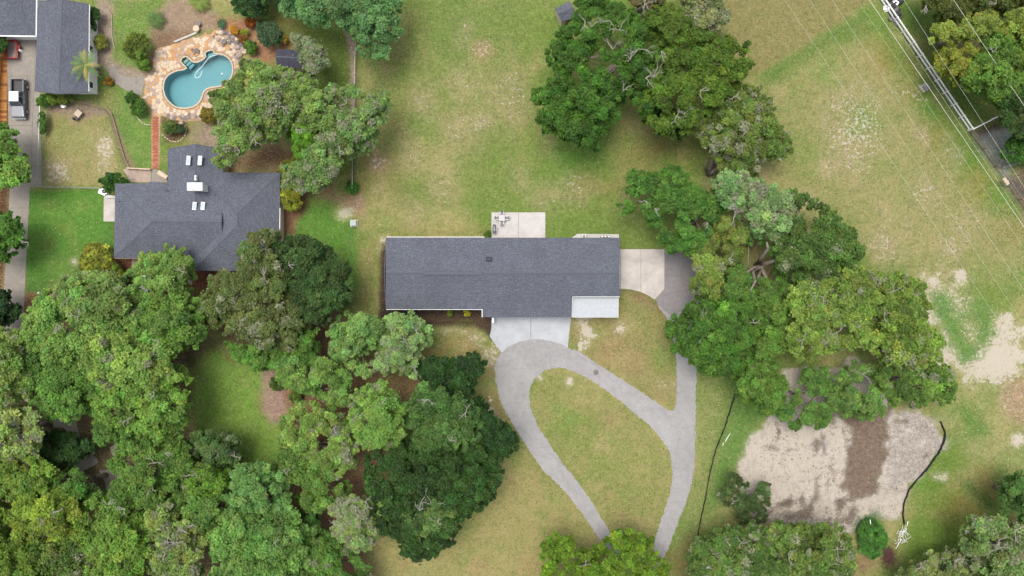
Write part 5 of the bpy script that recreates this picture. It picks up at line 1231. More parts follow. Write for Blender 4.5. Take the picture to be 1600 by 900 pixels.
    for (l_, r0) in limbs:
        pp_ = [Vector(W(*q_)) - Vector((bx, by, 0)) for q_ in l_]; tk.tube(pp_, [r0 * (1 - .7 * i_ / (len(pp_) - 1)) for i_ in range(len(pp_))], 8)
    tk.build('trunk', M['bark'], e, smooth=True)
    for (tx_, ty_, tl) in twigs:
        zt_ = h * (1.0 if name != 'bare' else .9); p = Vector(W(tx_, ty_, zt_)) - Vector((bx, by, 0)); q = MB()
        for _ in range(3):
            a = rr.uniform(0, 6.28); branchy(q, p - Vector((0, 0, .5)), Vector((math.cos(a), math.sin(a), .25)).normalized(), tl * rr.uniform(.4, .8), .06, 2, rr)
        q.build('dead_branch', twigm or M['barkp'], e)
    return e
T = tree
# -- north centre
T('deep green oak with bare pale limbs, west part of the big top clump', [(905,-5),(900,18),(893,36),(872,50),(858,90),(866,115),(855,140),(836,145),(833,160),(850,165),(838,182),(850,200),(875,205),(892,225),(905,225),(912,236),(932,232),(942,205),(960,195),(962,160),(985,150),(1010,185),(1025,170),(1015,120),(1040,70),(1020,30),(985,20),(960,10),(930,-10)], 12, A(78,122,44), .93, 1.3, [(927,85,11),(968,68,13),(1000,72,8),(905,130,6)], base=(975,90), twigs=[(915,32,1.6),(925,40,1.3),(953,30,1.3),(968,45,1.4),(998,75,2.2),(985,90,1.6),(1010,120,2),(958,75,1.5),(975,140,1.2)], limb=12, var=.22)
T('olive-tinged oak in the middle of the big top clump', [(1015,20),(1045,5),(1075,30),(1110,55),(1135,62),(1165,70),(1168,92),(1175,108),(1150,140),(1130,165),(1110,170),(1090,195),(1065,212),(1045,214),(1025,205),(1005,185),(1000,150),(1020,120),(1040,80),(1010,50)], 12, A(94,126,44), .93, 1.3, [(1062,66,6),(1045,40,4)], base=(1040,105), twigs=[(1022,120,2),(1058,180,1.5),(1070,176,1.2),(1096,140,1.2),(1035,78,1.4),(1148,150,1.2)], limb=12, var=.22)
T('dark blue-green low tree under the south edge of the top clump', [(1012,185),(1030,170),(1065,175),(1075,200),(1062,214),(1035,210)], 8, A(50,88,50), .95, 1.3)
T('grey-green mossy tree at the top edge right of the big clump', [(1065,-30),(1110,-30),(1138,30),(1130,50),(1110,62),(1085,55),(1068,30)], 10, A(124,136,90), .9, 1.4, moss=.3, twigs=[(1010,4,1.5)])
T('mossy olive oak leaning over its bare forked trunk, south-east end of the top clump', [(1088,200),(1105,175),(1130,160),(1160,135),(1185,140),(1205,160),(1210,190),(1228,215),(1238,238),(1222,250),(1200,242),(1190,262),(1168,280),(1145,276),(1122,256),(1098,225)], 10.5, A(106,132,62), .93, 1.35, moss=.16, base=(1108,272), twigs=[(1170,205,1.2)], limb=5, trunk_r=.3, limbs=[([(1107,272,0),(1110,262,2),(1114,250,4.5),(1120,236,6),(1130,220,7.5)],.5),([(1108,272,0),(1118,266,2.5),(1128,258,4.5),(1142,250,6.5)],.42),([(1107,270,.5),(1100,262,2),(1104,250,4)],.25)])
T('small shaggy tree with brown top in the middle of the top edge', [(988,-30),(1030,-30),(1040,5),(1015,15),(992,8)], 9, A(112,110,72), .8, 1.2, twigs=[(1008,6,1.8)])
# -- east group
T('bright green oak reaching west over the lawn, north of the parking slab', [(978,270),(1000,266),(1006,278),(1030,272),(1047,260),(1065,264),(1072,290),(1092,300),(1120,290),(1132,320),(1112,370),(1088,396),(1060,394),(1035,380),(1016,352),(1012,332),(1000,322),(976,332),(967,326),(985,310),(980,290)], 10, A(88,134,56), .92, 1.35, [(1012,308,8),(1090,350,4)], base=(1075,350), twigs=[(1024,325,1),(1008,312,1.2)])
T('pale blue-green mossy oak north of the bare mulch hollow', [(1112,276),(1135,268),(1165,270),(1195,290),(1225,300),(1245,320),(1240,350),(1215,380),(1180,360),(1155,330),(1130,315)], 12, A(120,156,98), .93, 1.5, moss=.2, base=(1170,380), twigs=[(1140,325,1.3),(1148,340,1.6)])
T('dark olive oak on the north-east shoulder of the east group', [(1225,300),(1250,305),(1285,318),(1312,345),(1342,375),(1352,400),(1325,415),(1330,440),(1285,455),(1240,445),(1210,420),(1215,380),(1240,350)], 12, A(90,124,58), .95, 1.5, moss=.08, base=(1250,400))
T('yellowish olive oak between the parking slab and the bare mulch hollow', [(1080,400),(1105,375),(1115,340),(1140,340),(1165,365),(1160,390),(1150,410),(1125,430),(1120,470),(1085,480),(1080,450),(1090,425)], 11, A(116,138,66), .9, 1.4, [(1098,460,10)], moss=.12, base=(1150,420), twigs=[(1140,405,1.2),(1108,348,1)])
T('open-crowned oak with sprawling bare limbs over the mulch hollow', [(1160,365),(1215,385),(1215,425),(1240,450),(1215,480),(1180,470),(1150,470),(1125,470),(1130,435),(1155,410)], 10, A(92,130,58), .8, 1.3, [(1182,415,26),(1170,395,12)], base=(1183,415), limb=3, trunk_r=.55, limbs=[([(1183,415,1),(1186,417,4),(1178,418,6),(1163,428,7.5)],.4),([(1183,415,1),(1190,420,5),(1196,432,7),(1206,446,8)],.45),([(1185,415,2),(1198,412,6),(1214,406,8),(1222,396,8.5)],.42),([(1184,413,2),(1190,402,6),(1200,388,8),(1198,378,8.5)],.38),([(1183,416,2),(1176,426,6),(1180,440,8),(1172,455,8.5)],.36),([(1190,420,5),(1184,436,7.5),(1190,452,8)],.25)])
T('bright green oak overhanging the lane, with a star of dead twigs on top', [(1085,468),(1125,462),(1165,465),(1180,490),(1185,530),(1175,570),(1150,592),(1120,588),(1090,572),(1065,552),(1042,540),(1042,525),(1052,502),(1068,486)], 11, A(86,130,50), .97, 1.45, base=(1120,520), twigs=[(1105,512,2.1),(1108,522,1.7)])
T('mid green oak standing south of the mulch hollow', [(1170,455),(1225,455),(1235,500),(1225,540),(1205,580),(1235,600),(1215,640),(1185,645),(1150,612),(1150,585),(1180,560),(1185,500)], 11, A(96,134,56), .95, 1.5, base=(1190,540), twigs=[(1180,505,1.1)])
T('broad pale mossy oak with bare twig tips, centre of the east group', [(1235,445),(1285,430),(1330,415),(1375,425),(1385,460),(1360,500),(1372,535),(1330,540),(1290,550),(1250,562),(1225,540),(1235,500)], 13, A(122,152,72), .95, 1.5, moss=.06, base=(1300,500), twigs=[(1290,465,2),(1280,475,1.6),(1260,530,1.5),(1310,520,1.4),(1385,492,1.2)])
T('mossy olive oak at the east end of the group beside the bare sand', [(1375,430),(1410,428),(1440,445),(1450,480),(1440,505),(1472,530),(1468,560),(1430,580),(1390,570),(1365,545),(1360,505),(1382,465)], 12, A(116,146,66), .95, 1.45, moss=.07, base=(1410,510), twigs=[(1400,455,1.2)])
T('grey-green oak dropping over the north-east rim of the sand clearing', [(1395,565),(1440,580),(1480,570),(1492,600),(1488,625),(1450,625),(1420,640),(1395,630),(1375,610),(1360,575)], 9, A(104,140,64), .88, 1.3, moss=.07)
T('ragged oak over the north edge of the sand clearing', [(1305,590),(1345,562),(1375,590),(1400,605),(1402,632),(1375,645),(1345,655),(1312,645),(1296,620),(1310,600)], 7, A(104,140,72), .68, 1.1, [(1362,590,14)], base=(1330,640), twigs=[(1350,585,2.2)])
T('thin-crowned tree with sand showing between its boughs, north-west rim of the clearing', [(1185,600),(1215,585),(1240,610),(1260,575),(1290,580),(1300,610),(1300,660),(1275,672),(1240,668),(1215,650),(1192,640)], 6, A(96,136,64), .55, .95, [(1265,620,7),(1228,605,6)], per=44)
T('low dark scrubby tree south-west of the sand clearing', [(1118,745),(1150,740),(1165,760),(1200,755),(1202,780),(1195,812),(1160,820),(1150,790),(1125,780)], 5, A(80,104,58), .62, .95, moss=.1, per=44, twigs=[(1148,785,.9)])
T('mossy grey-green oak at the bottom edge, left of the two south of the clearing', [(1078,870),(1090,845),(1125,830),(1165,818),(1195,830),(1215,870),(1215,960),(1075,960)], 10, A(98,132,64), .95, 1.4, moss=.12, base=(1140,880), twigs=[(1140,880,1.6),(1160,850,1.2),(1105,890,1)])
T('mossy olive oak at the bottom edge, directly south of the sand clearing', [(1195,830),(1225,817),(1265,824),(1290,815),(1320,832),(1333,860),(1334,960),(1215,960),(1212,870)], 10.5, A(106,136,66), .97, 1.45, moss=.12, base=(1275,885), twigs=[(1235,875,1.7),(1310,860,1.1),(1300,885,1)])
# -- weeds and grass tufts standing in the turf: too many to count
g_ = np.random.default_rng(5); n_t = 62000
X = g_.uniform(-82, 82, n_t); Y = g_.uniform(-46, 46, n_t)
bad = (sdist(X, Y, wp(ROAD)) > .1) & (sdist(X, Y, wp(ISL)) < .1)
for q_ in (DECK, POOL_PX, [(600,368),(970,368),(1040,388),(1040,470),(968,455),(968,498),(893,498),(888,545),(780,550),(765,500),(600,500)], [(767,330),(853,330),(853,375),(767,375)], [(890,364),(968,364),(968,375),(890,375)], [(1036,386),(1098,386),(1092,480),(1050,510),(1022,468)], [(176,284),(262,284),(262,232),(350,232),(350,266),(440,266),(440,426),(176,426)], [(-60,-60),(62,-60),(60,66),(66,515),(-60,515)], [(54,-40),(150,-40),(150,150),(54,150)], [(165,102),(232,115),(230,150),(200,150),(165,125)], [(234,176),(253,176),(262,290),(190,290),(192,262),(236,262)], [(160,305),(184,305),(184,348),(160,348)], [(80,650),(210,650),(210,780),(80,780)]): bad |= sdist(X, Y, wp(q_)) > -.05
ix = np.clip(np.round((X - -84) / .3).astype(int) + 9, 0, nx - 1); iy = np.clip(np.round((Y - -48) / .3).astype(int) + 9, 0, ny - 1); fi = iy * nx + ix
keepg = ~bad & (msk[fi, 2] < .35) & (msk[fi, 0] < .5) & (g_.random(n_t) < .55 + .45 * fbm(X, Y, 63, 3, 4))
X, Y, fi = X[keepg], Y[keepg], fi[keepg]; m = len(X); a = g_.uniform(0, 6.283, m); s = g_.uniform(.06, .19, m); z0 = gz[fi]
ux, uy = np.cos(a) * s, np.sin(a) * s
V = np.stack([np.stack([X - ux, Y - uy, z0 + .01], 1), np.stack([X + ux, Y + uy, z0 + .02], 1), np.stack([X - uy * .9 + g_.normal(0, .05, m), Y + ux * .9, z0 + g_.uniform(.02, .07, m)], 1)], 1).reshape(-1, 3)
cc_ = col[fi] * g_.lognormal(.12, .2, (m, 1)) * np.exp(g_.normal(0, .08, (m, 3)))
gi = g_.random(m) < .2; cc_[gi] = np.array(A(126,150,66)) * g_.uniform(.85, 1.3, (gi.sum(), 1)); gi = g_.random(m) < .14; cc_[gi] = np.array(A(206,194,146)) * g_.uniform(.8, 1.15, (gi.sum(), 1))
me = bpy.data.meshes.new('grass_tufts'); me.vertices.add(3 * m); me.vertices.foreach_set('co', V.astype(np.float32).ravel()); me.loops.add(3 * m); me.loops.foreach_set('vertex_index', np.arange(3 * m)); me.polygons.add(m)
me.polygons.foreach_set('loop_start', np.arange(0, 3 * m, 3)); me.polygons.foreach_set('loop_total', np.full(m, 3)); me.update()
ca = me.color_attributes.new('leafcol', 'BYTE_COLOR', 'POINT'); ca.data.foreach_set('color', np.concatenate([np.repeat(np.clip(cc_, 0, 1), 3, 0), np.ones((3 * m, 1))], 1).astype(np.float32).ravel()); me.materials.append(M['leaf'])
tag(link('grass_tufts', me), 'scattered tufts of green and straw-coloured grass over the lawns', 'grass', kind='stuff')
# -- south-east corner and weeds
T('round green oak at the right edge, north of the leaning trunks', [(1562,760),(1575,745),(1610,742),(1650,760),(1650,830),(1600,815),(1585,798),(1562,795)], 10, A(92,130,66), .95, 1.4)
T('mossy pale oak with bare limbs in the bottom right corner', [(1500,830),(1525,808),(1560,812),(1590,820),(1650,830),(1650,960),(1545,960),(1530,890),(1505,855)], 11, A(116,148,84), .9, 1.4, [(1552,845,10),(1590,860,7)], moss=.3, base=(1530,838), twigs=[(1565,845,2.2),(1590,830,1.6),(1560,860,1.8)], trunk_r=.6)
T('low pale green tree at the bottom edge left of the corner oak', [(1400,905),(1430,880),(1465,862),(1500,855),(1530,885),(1540,960),(1390,960)], 7, A(122,144,84), .8, 1.3, moss=.2, twigs=[(1440,890,1.2),(1495,880,1.2)])
T('yellow-green round oak at the bottom edge between the two lanes', [(848,848),(868,838),(895,845),(900,858),(935,860),(958,835),(985,828),(1012,838),(1022,860),(1020,872),(1040,885),(1046,960),(870,960),(845,880)], 10, A(108,144,46), .98, 1.35, [(890,868,2)], base=(960,890), twigs=[(915,885,.9)])
T('bright green weed-covered mound south of the sand clearing', [(1342,822),(1352,810),(1372,815),(1386,838),(1380,865),(1358,872),(1342,858)], 1.7, A(84,142,58), .72, .5, name='shrub', cat='shrub', limb=3, trunk_r=.1, leaf=.26, per=50)
# -- north-east corner
T('yellow-green crown at the top right beside the scrap heap', [(1447,50),(1470,35),(1500,40),(1520,22),(1560,18),(1562,40),(1530,58),(1510,62),(1495,58),(1470,62),(1452,66)], 10, A(130,152,70), .92, 1.3)
T('dark green tree filling the top edge in the right corner', [(1440,-40),(1600,-40),(1620,0),(1560,18),(1520,20),(1490,38),(1468,32),(1450,15)], 9, A(96,112,52), .95, 1.5, twigs=[(1450,6,1.4),(1560,4,1.6)])
T('olive round tree west of the corner wood, nearest the white fence', [(1462,88),(1482,72),(1510,65),(1530,85),(1525,115),(1500,130),(1478,122)], 9, A(126,140,56), .92, 1.3)
T('tall mid-green tree in the middle of the corner wood', [(1520,95),(1545,60),(1575,50),(1605,75),(1600,120),(1580,150),(1545,160),(1515,140),(1505,125)], 11, A(100,138,58), .93, 1.45, twigs=[(1555,80,1)])
T('pale yellow-green tree at the right edge of the corner wood', [(1560,40),(1620,0),(1660,40),(1660,110),(1610,120),(1600,85),(1575,60)], 11, A(126,148,66), .93, 1.4)
T('dark green tree above the gravel corner at the right edge', [(1540,160),(1580,145),(1610,120),(1660,120),(1660,200),(1600,215),(1570,195),(1550,182)], 10, A(74,108,50), .95, 1.4)
T('bright leafy bush between the gravel and the log at the right edge', [(1562,240),(1580,215),(1610,205),(1650,210),(1650,270),(1600,250),(1575,255)], 4, A(72,122,44), .97, 1.1, name='shrub', cat='shrub', limb=3, trunk_r=.12)
# -- top, west of the field
T('blue-green oak hanging over the top edge above the chain-link fence', [(438,-30),(438,5),(455,24),(480,38),(515,33),(540,45),(552,62),(580,90),(600,97),(608,75),(628,48),(615,25),(632,5),(632,-40)], 11, A(102,146,90), .95, 1.45, base=(540,0))
T('dark round bush at the top edge right of the spiky cycad', [(368,-30),(365,10),(375,24),(400,28),(418,15),(428,-10),(425,-30)], 5, A(56,96,44), .98, 1.1, name='shrub', cat='shrub', limb=3)
T('dark tree at the top edge above the east garden', [(415,-40),(455,-40),(440,5),(425,8)], 8, A(50,86,44), .95, 1.2)
T('big mossy oak spreading between the pool and the field', [(345,140),(372,112),(400,97),(430,105),(460,118),(492,132),(515,160),(520,190),(500,215),(470,190),(445,200),(430,215),(400,225),(375,245),(360,265),(340,252),(333,225),(345,190),(335,165)], 11.5, A(118,150,80), .95, 1.45, [(440,205,8),(475,152,5)], moss=.16, base=(450,190), twigs=[(420,140,1.2),(440,165,1.4),(460,200,1.4),(395,215,1.2),(372,235,1.3)], limb=11)
T('pale mossy oak straddling the chain-link fence', [(515,140),(545,132),(575,150),(602,150),(612,165),(592,200),(575,232),(552,238),(530,262),(505,292),(472,302),(450,292),(442,262),(470,250),(500,215),(525,180)], 11, A(114,148,84), .88, 1.35, [(540,165,9),(520,245,8)], moss=.2, base=(520,220), twigs=[(540,160,1.3),(580,170,1.2),(530,235,1.4)], limb=10)
T('bright green tree showing through the mossy oaks east of the pool', [(448,195),(470,180),(500,205),(512,240),(490,265),(470,250),(455,225)], 9, A(100,152,46), .95, 1.25)
T('small silvery oak with bare limbs beside the dark garden shed', [(450,58),(475,52),(495,68),(515,90),(505,112),(480,118),(470,100),(470,78)], 8, A(124,146,104), .72, 1.2, moss=.3, twigs=[(490,85,1.3),(500,100,1.5)])
T('rounded bluish bush west of the garden shed', [(402,40),(420,35),(438,48),(440,68),(425,76),(408,66)], 3, A(84,118,82), 1, .85, name='shrub', cat='shrub', limb=3, trunk_r=.1, leaf=.24)
# -- lawn between the woods: dark oak and its neighbours
T('large dark green oak west of the loop drive, its southern half', [(575,720),(600,690),(640,690),(680,700),(720,690),(752,700),(785,715),(783,745),(772,775),(755,788),(735,800),(718,822),(705,850),(680,866),(655,876),(632,873),(630,845),(602,836),(590,800),(575,770),(570,740)], 12, A(62,98,42), .86, 1.35, [(706,758,4)], base=(660,760), twigs=[(665,775,1.7),(672,790,1.5),(680,815,1)], var=.2)
T('dark oak crown touching the loop drive, north-eastern half of the dark clump', [(645,580),(668,562),(692,552),(715,560),(740,553),(753,565),(750,592),(738,608),(762,640),(782,660),(811,680),(806,700),(785,712),(755,700),(740,660),(710,615),(670,600)], 11.5, A(54,92,40), .88, 1.35, base=(715,640), var=.2)
T('taller mid-green oak rising out of the dark clump beside the loop drive', [(645,620),(670,598),(705,600),(735,622),(752,650),(750,690),(720,705),(685,708),(650,700),(635,665)], 14, A(88,126,64), .98, 1.45, base=(690,660), twigs=[(668,625,1.2),(728,645,1.3),(703,690,1.2)])
T('mid-green oak crown low in the dark clump above the tan lawn', [(630,790),(660,775),(700,780),(712,800),(700,825),(665,840),(640,830),(625,812)], 13, A(94,126,66), .95, 1.35, twigs=[(655,800,1.2),(683,818,1)])
T('light green oak near the front bed, right of two', [(600,505),(620,494),(640,489),(655,500),(676,512),(670,535),(652,550),(663,575),(658,590),(635,580),(615,580),(595,585),(582,570),(600,550),(595,525)], 10, A(126,160,98), .93, 1.3, moss=.14, base=(620,560), twigs=[(650,520,1),(633,535,1.1),(650,582,1.2)])
T('light green oak near the front bed, left of two', [(512,530),(525,505),(545,492),(570,488),(595,505),(600,525),(590,542),(570,545),(550,560),(572,575),(572,590),(548,575),(520,560)], 10, A(118,156,86), .93, 1.3, base=(565,550))
T('bright rounded oak west of the dark clump', [(552,620),(575,600),(600,598),(625,625),(635,655),(632,690),(615,700),(585,700),(560,690),(548,660)], 13, A(118,158,76), .98, 1.45, moss=.08, twigs=[(590,640,1.4),(598,630,1.2)])
T('loose light green oak over the pinkish mulch bed', [(430,565),(455,552),(490,565),(520,560),(542,590),(545,620),(520,640),(500,620),(478,612),(460,605),(440,600)], 11, A(114,152,76), .9, 1.35, [(478,592,6)], base=(490,600), twigs=[(488,588,1.1)])
T('light green oak with red mulch showing through, south of the pinkish bed', [(455,640),(480,625),(510,640),(545,650),(560,700),(540,745),(505,740),(480,720),(462,700),(440,690),(440,665)], 11.5, A(122,154,76), .9, 1.4, [(483,642,8),(505,725,4)], moss=.1, base=(500,690), twigs=[(520,670,1.2),(545,705,1.3)])
T('mid-green oak south of the shaded lawn, beside the red mulch patches', [(440,695),(475,710),(510,740),(545,755),(530,790),(500,800),(470,790),(450,760),(430,740)], 10, A(104,142,66), .84, 1.35, [(467,768,7),(510,770,12)], twigs=[(445,742,1.2)])
T('silvery mossy oak with white lichened limbs, south-west of the dark clump', [(515,790),(540,775),(575,775),(590,800),(590,840),(565,860),(540,850),(520,830)], 12, A(128,156,92), .88, 1.25, moss=.3, twigs=[(545,780,1.6),(555,800,1.6),(530,825,1.4),(570,785,1.2)])
T('small light green sprig of oak at the west foot of the dark clump', [(580,790),(600,780),(620,800),(615,820),(590,815)], 10, A(122,158,80), .95, 1.1)
# -- oak between the houses
T('dark shaggy oak between the two houses, east half', [(430,372),(455,372),(482,374),(510,385),(535,410),(551,440),(548,475),(520,490),(498,508),(470,495),(450,460),(440,420)], 11.5, A(72,104,52), .97, 1.45, base=(470,440), var=.22)
T('brown-tinged oak against the hip roof, between the houses', [(322,470),(340,440),(370,425),(385,408),(382,385),(400,362),(425,365),(440,420),(450,460),(470,495),(455,540),(420,545),(380,520),(345,510),(320,492)], 12, A(102,122,66), .95, 1.5, moss=.12, base=(400,460), twigs=[(410,430,1.4),(450,415,1)])
T('bright green oak at the top of the shaded lawn', [(355,525),(400,535),(455,540),(490,510),(500,540),(490,575),(450,582),(410,580),(375,562),(358,548)], 9.5, A(98,140,60), .93, 1.35, base=(430,550))
# -- west wood
T('light oak lapping the south eave of the hip-roofed house', [(205,425),(225,402),(255,392),(272,384),(298,395),(304,420),(290,445),(302,470),(270,480),(240,470),(212,455)], 10, A(116,152,76), .93, 1.4, [(232,452,6)], base=(265,440), twigs=[(285,425,1.2)])
T('light green oak south of the amber bush', [(100,440),(135,428),(165,432),(200,445),(222,470),(222,500),(180,520),(140,510),(110,490),(92,465)], 12, A(118,152,80), .97, 1.5, [(122,500,3)], moss=.1, base=(150,475), twigs=[(118,495,1.4)])
T('light green oak at the end of the west drive', [(45,500),(70,465),(95,455),(115,490),(145,512),(140,545),(105,565),(70,560),(45,545),(30,525)], 11.5, A(116,154,76), .95, 1.45, base=(90,510), twigs=[(82,522,1.8)])
T('oak with reddish gaps in its crown, south of the half-hidden car', [(222,470),(262,468),(305,475),(322,500),(318,525),(285,540),(250,545),(215,540),(190,520),(220,500)], 12, A(104,144,66), .93, 1.45, [(172,515,6)], base=(265,505))
T('pale green oak in the middle of the west wood', [(140,515),(190,515),(225,540),(262,545),(270,565),(262,590),(225,600),(190,610),(155,600),(135,570),(130,540)], 13, A(124,158,78), .97, 1.5, moss=.07, base=(200,560), twigs=[(245,535,1.2),(220,570,1.1)])
T('pale mossy oak against the left edge, north of the white-tinged one', [(-50,515),(10,515),(38,535),(45,570),(40,610),(10,640),(-50,640)], 12, A(124,154,80), .97, 1.5, moss=.12)
T('green oak just inside the left edge of the west wood', [(40,555),(90,560),(135,570),(150,600),(140,640),(105,655),(70,640),(45,620)], 11, A(100,142,64), .93, 1.45, base=(95,600))
T('bright oak leaning over the shaded lawn from the west', [(150,605),(195,610),(250,592),(272,576),(294,592),(292,620),(286,650),(276,676),(245,685),(205,670),(170,660),(148,640)], 12, A(112,152,68), .97, 1.5, base=(235,640), twigs=[(238,620,1),(198,655,1.3)])
T('very pale mossy oak on the left edge north of the wood path', [(-50,635),(20,640),(55,655),(62,680),(50,705),(20,720),(-50,712)], 12.5, A(136,160,92), .97, 1.45, moss=.2)
T('low dark tree beside the wood path', [(66,680),(92,675),(125,690),(148,695),(140,708),(112,716),(118,735),(85,730),(62,715)], 6, A(58,96,42), .95, 1.1)
T('small green tree on the wood path north of the pale slab', [(145,650),(170,662),(205,672),(225,690),(215,705),(190,690),(165,690),(150,672)], 9, A(96,138,62), .88, 1.3)
T('yellow-green oak at the left edge below the pale mossy one', [(-50,715),(20,718),(60,715),(82,735),(75,765),(40,775),(0,770),(-50,770)], 11, A(114,148,62), .95, 1.4)
T('spreading olive oak east of the wood path', [(195,695),(240,690),(285,690),(298,715),(290,745),(265,775),(235,790),(200,790),(178,780),(190,745),(178,725)], 11, A(100,138,62), .88, 1.4, [(258,775,10),(237,730,6)], base=(235,740), twigs=[(238,725,1.8),(255,710,1.5),(235,758,1.5),(192,797,1.4)], limb=10)
T('sparse oak with bare branch ends beside the shaded lawn', [(300,684),(330,678),(360,678),(374,692),(366,718),(345,735),(318,730),(298,712)], 8.5, A(88,120,66), .85, 1.2, moss=.1, twigs=[(340,708,1.3),(365,715,.9)])
T('small mossy oak with a pale snag south of the sparse one', [(280,740),(300,722),(325,728),(330,755),(310,770),(290,775)], 9.5, A(108,142,70), .9, 1.2, moss=.12, twigs=[(305,745,1.6)])
T('yellowest oak of the west wood, near the bottom left corner', [(22,805),(45,775),(80,765),(115,775),(125,805),(120,840),(85,850),(55,840),(28,835)], 12.5, A(120,148,58), .96, 1.45, base=(75,810), twigs=[(90,800,1),(60,810,1.1)])
T('yellow-tipped oak filling the bottom left corner', [(-50,770),(-5,770),(20,805),(25,840),(60,848),(70,880),(60,960),(-50,960)], 11, A(106,138,54), .95, 1.45, [(4,840,7)], base=(0,850))
T('green-grey oak on the bottom edge, right of the corner oak', [(62,850),(95,850),(125,840),(140,865),(140,960),(58,960)], 11, A(100,130,60), .95, 1.4, moss=.12)
T('light green oak on the bottom edge of the west wood', [(140,780),(175,775),(215,790),(232,820),(228,860),(215,960),(140,960),(135,860),(125,835),(128,800)], 12, A(112,150,64), .96, 1.5, twigs=[(165,790,1.1)])
T('small green oak between the yellow one and the wood path', [(85,735),(118,742),(150,760),(168,778),(140,785),(120,775),(92,765),(78,750)], 10, A(92,132,58), .9, 1.3)
T('whitish lichened oak near the bottom, with pale tangled twigs', [(230,800),(250,785),(285,800),(315,825),(318,860),(305,905),(260,905),(232,880),(228,840)], 11.5, A(126,154,82), .92, 1.4, [(244,775,3)], moss=.2, base=(270,840), twigs=[(270,850,2),(260,840,1.8),(290,835,1.8),(255,870,1.5)])
T('mid-green oak north of the whitish lichened one', [(262,778),(295,772),(330,760),(350,785),(345,815),(315,825),(285,800)], 11, A(102,140,66), .92, 1.3, twigs=[(300,822,1)])
T('bright green oak at the south end of the shaded lawn', [(300,735),(335,738),(352,745),(358,765),(335,765),(315,780),(300,765)], 11, A(104,148,52), .97, 1.25)
T('bluish-green billowing oak south of the shaded lawn, northern crown', [(350,770),(358,745),(385,725),(420,728),(448,735),(455,765),(450,795),(420,805),(385,800),(355,795)], 12.5, A(108,152,84), .98, 1.5)
T('bluish-green billowing oak, southern crown by the bottom edge', [(328,820),(350,798),(385,802),(420,808),(455,800),(470,830),(480,870),(470,960),(330,960),(340,880),(335,850)], 12, A(108,150,76), .97, 1.5, [(330,885,3)], twigs=[(428,850,1)])
T('green oak at the bottom edge west of the tan lawn', [(470,830),(500,812),(515,835),(540,855),(560,865),(580,900),(570,960),(480,960)], 9.5, A(96,138,62), .84, 1.35, [(545,880,10),(500,855,6)], moss=.12)
T('dark green oak tucked between the red mulch patches near the bottom', [(420,808),(455,795),(480,800),(505,812),(495,840),(465,835),(440,825)], 8, A(76,118,56), .9, 1.25)
T('bright green tree at the left edge over the west drive', [(-40,195),(8,195),(25,215),(30,240),(45,250),(46,275),(25,290),(-5,290),(-40,290)], 9, A(112,154,70), .97, 1.3)
T('green tree at the left edge beside the red mulch strip', [(-30,335),(10,335),(28,345),(40,370),(38,382),(20,392),(16,410),(-30,405)], 8, A(84,132,52), .95, 1.2, twigs=[(40,378,.8)])
T('dark green sprig at the left edge at the end of the drive', [(-30,455),(8,458),(12,475),(28,485),(26,492),(10,500),(-30,515)], 7, A(48,84,40), .95, 1.0)
T('dark green shrub at the north-west corner beside the board fence', [(-20,58),(8,58),(10,72),(6,82),(-20,84)], 3, A(66,112,40), 1, .8, name='shrub', cat='shrub', limb=2, trunk_r=.1, leaf=.25)
# -- garden shrubs
def shrub(label, px, py, r, h, c, lob=None, name='shrub', cat='shrub', sx=1, sy=1, leaf=.22, **k):
    poly = [(px + r * sx * math.cos(a * .785), py + r * sy * math.sin(a * .785)) for a in range(8)]
    return T(label, poly, h, c, 1, lob or max(.45, min(.9, r * .045)), name=name, cat=cat, limb=3, trunk_r=.08, leaf=leaf, per=46, var=.2, **k)
T('tall amber and yellow croton bush on the west lawn\'s edge', [(130,395),(140,382),(160,380),(172,398),(182,415),(192,430),(190,445),(160,450),(135,440),(128,420)], 3.5, A(140,152,54), 1, .8, name='croton_bush', cat='bush', limb=4, trunk_r=.1, leaf=.34, per=44, var=.35)
shrub('green bush beside the amber croton', 178, 425, 13, 3, A(104,138,42))
T('yellow-green croton hedge along the hip-roofed house\'s east wall', [(438,258),(450,250),(468,252),(476,270),(474,300),(468,325),(450,330),(440,315),(440,285)], 3.2, A(140,152,48), 1, .8, name='croton_hedge', cat='hedge', limb=4, trunk_r=.1, leaf=.34, per=44, var=.35)
T('round bright green bush at the north-west corner of the hip roof', [(156,284),(168,273),(185,272),(198,280),(194,292),(182,298),(164,296)], 3.2, A(66,120,36), 1, .8, name='shrub', cat='shrub', limb=3, leaf=.24, per=50)
shrub('feathery green shrub west of the pool', 215, 73, 19, 3, A(112,138,52), .85, sy=1.1)
shrub('small bright shrub just below the feathery one', 226, 100, 9, 2, A(96,138,42))
shrub('dark green shrub at the top of the clipped pair west of the brick walk', 206, 153, 9, 1.8, A(66,110,38))
shrub('bright clipped shrub, lower of the pair west of the brick walk', 217, 168, 12, 2, A(84,126,44))
shrub('green shrub in the stone-ringed bed', 266, 199, 10, 1.8, A(104,134,60)); shrub('dark ball shrub in the stone-ringed bed beside the urn', 283, 201, 6, 1.4, A(66,96,56))
shrub('loose green shrub against the pool deck\'s south-east rim', 341, 152, 12, 2, A(104,140,66), .7)
shrub('orange-flowered shrub under the mossy oak east of the pool', 378, 163, 6, 1.4, A(170,120,62), .45)
shrub('grey-green shrub between the rockery and the mossy oak', 384, 104, 9, 1.8, A(110,136,78), .6)
shrub('red and yellow croton mound south of the pool', 325, 181, 12, 1.8, A(136,128,50), leaf=.26)
shrub('clipped green hedge along the garage\'s east wall', 148, 31, 8, 2.2, A(62,106,46), .7, sy=2.4, sx=.75, name='hedge', cat='hedge')
shrub('olive shrub between the garage and the palm', 157, 66, 9, 1.6, A(140,150,66), sy=1.3)
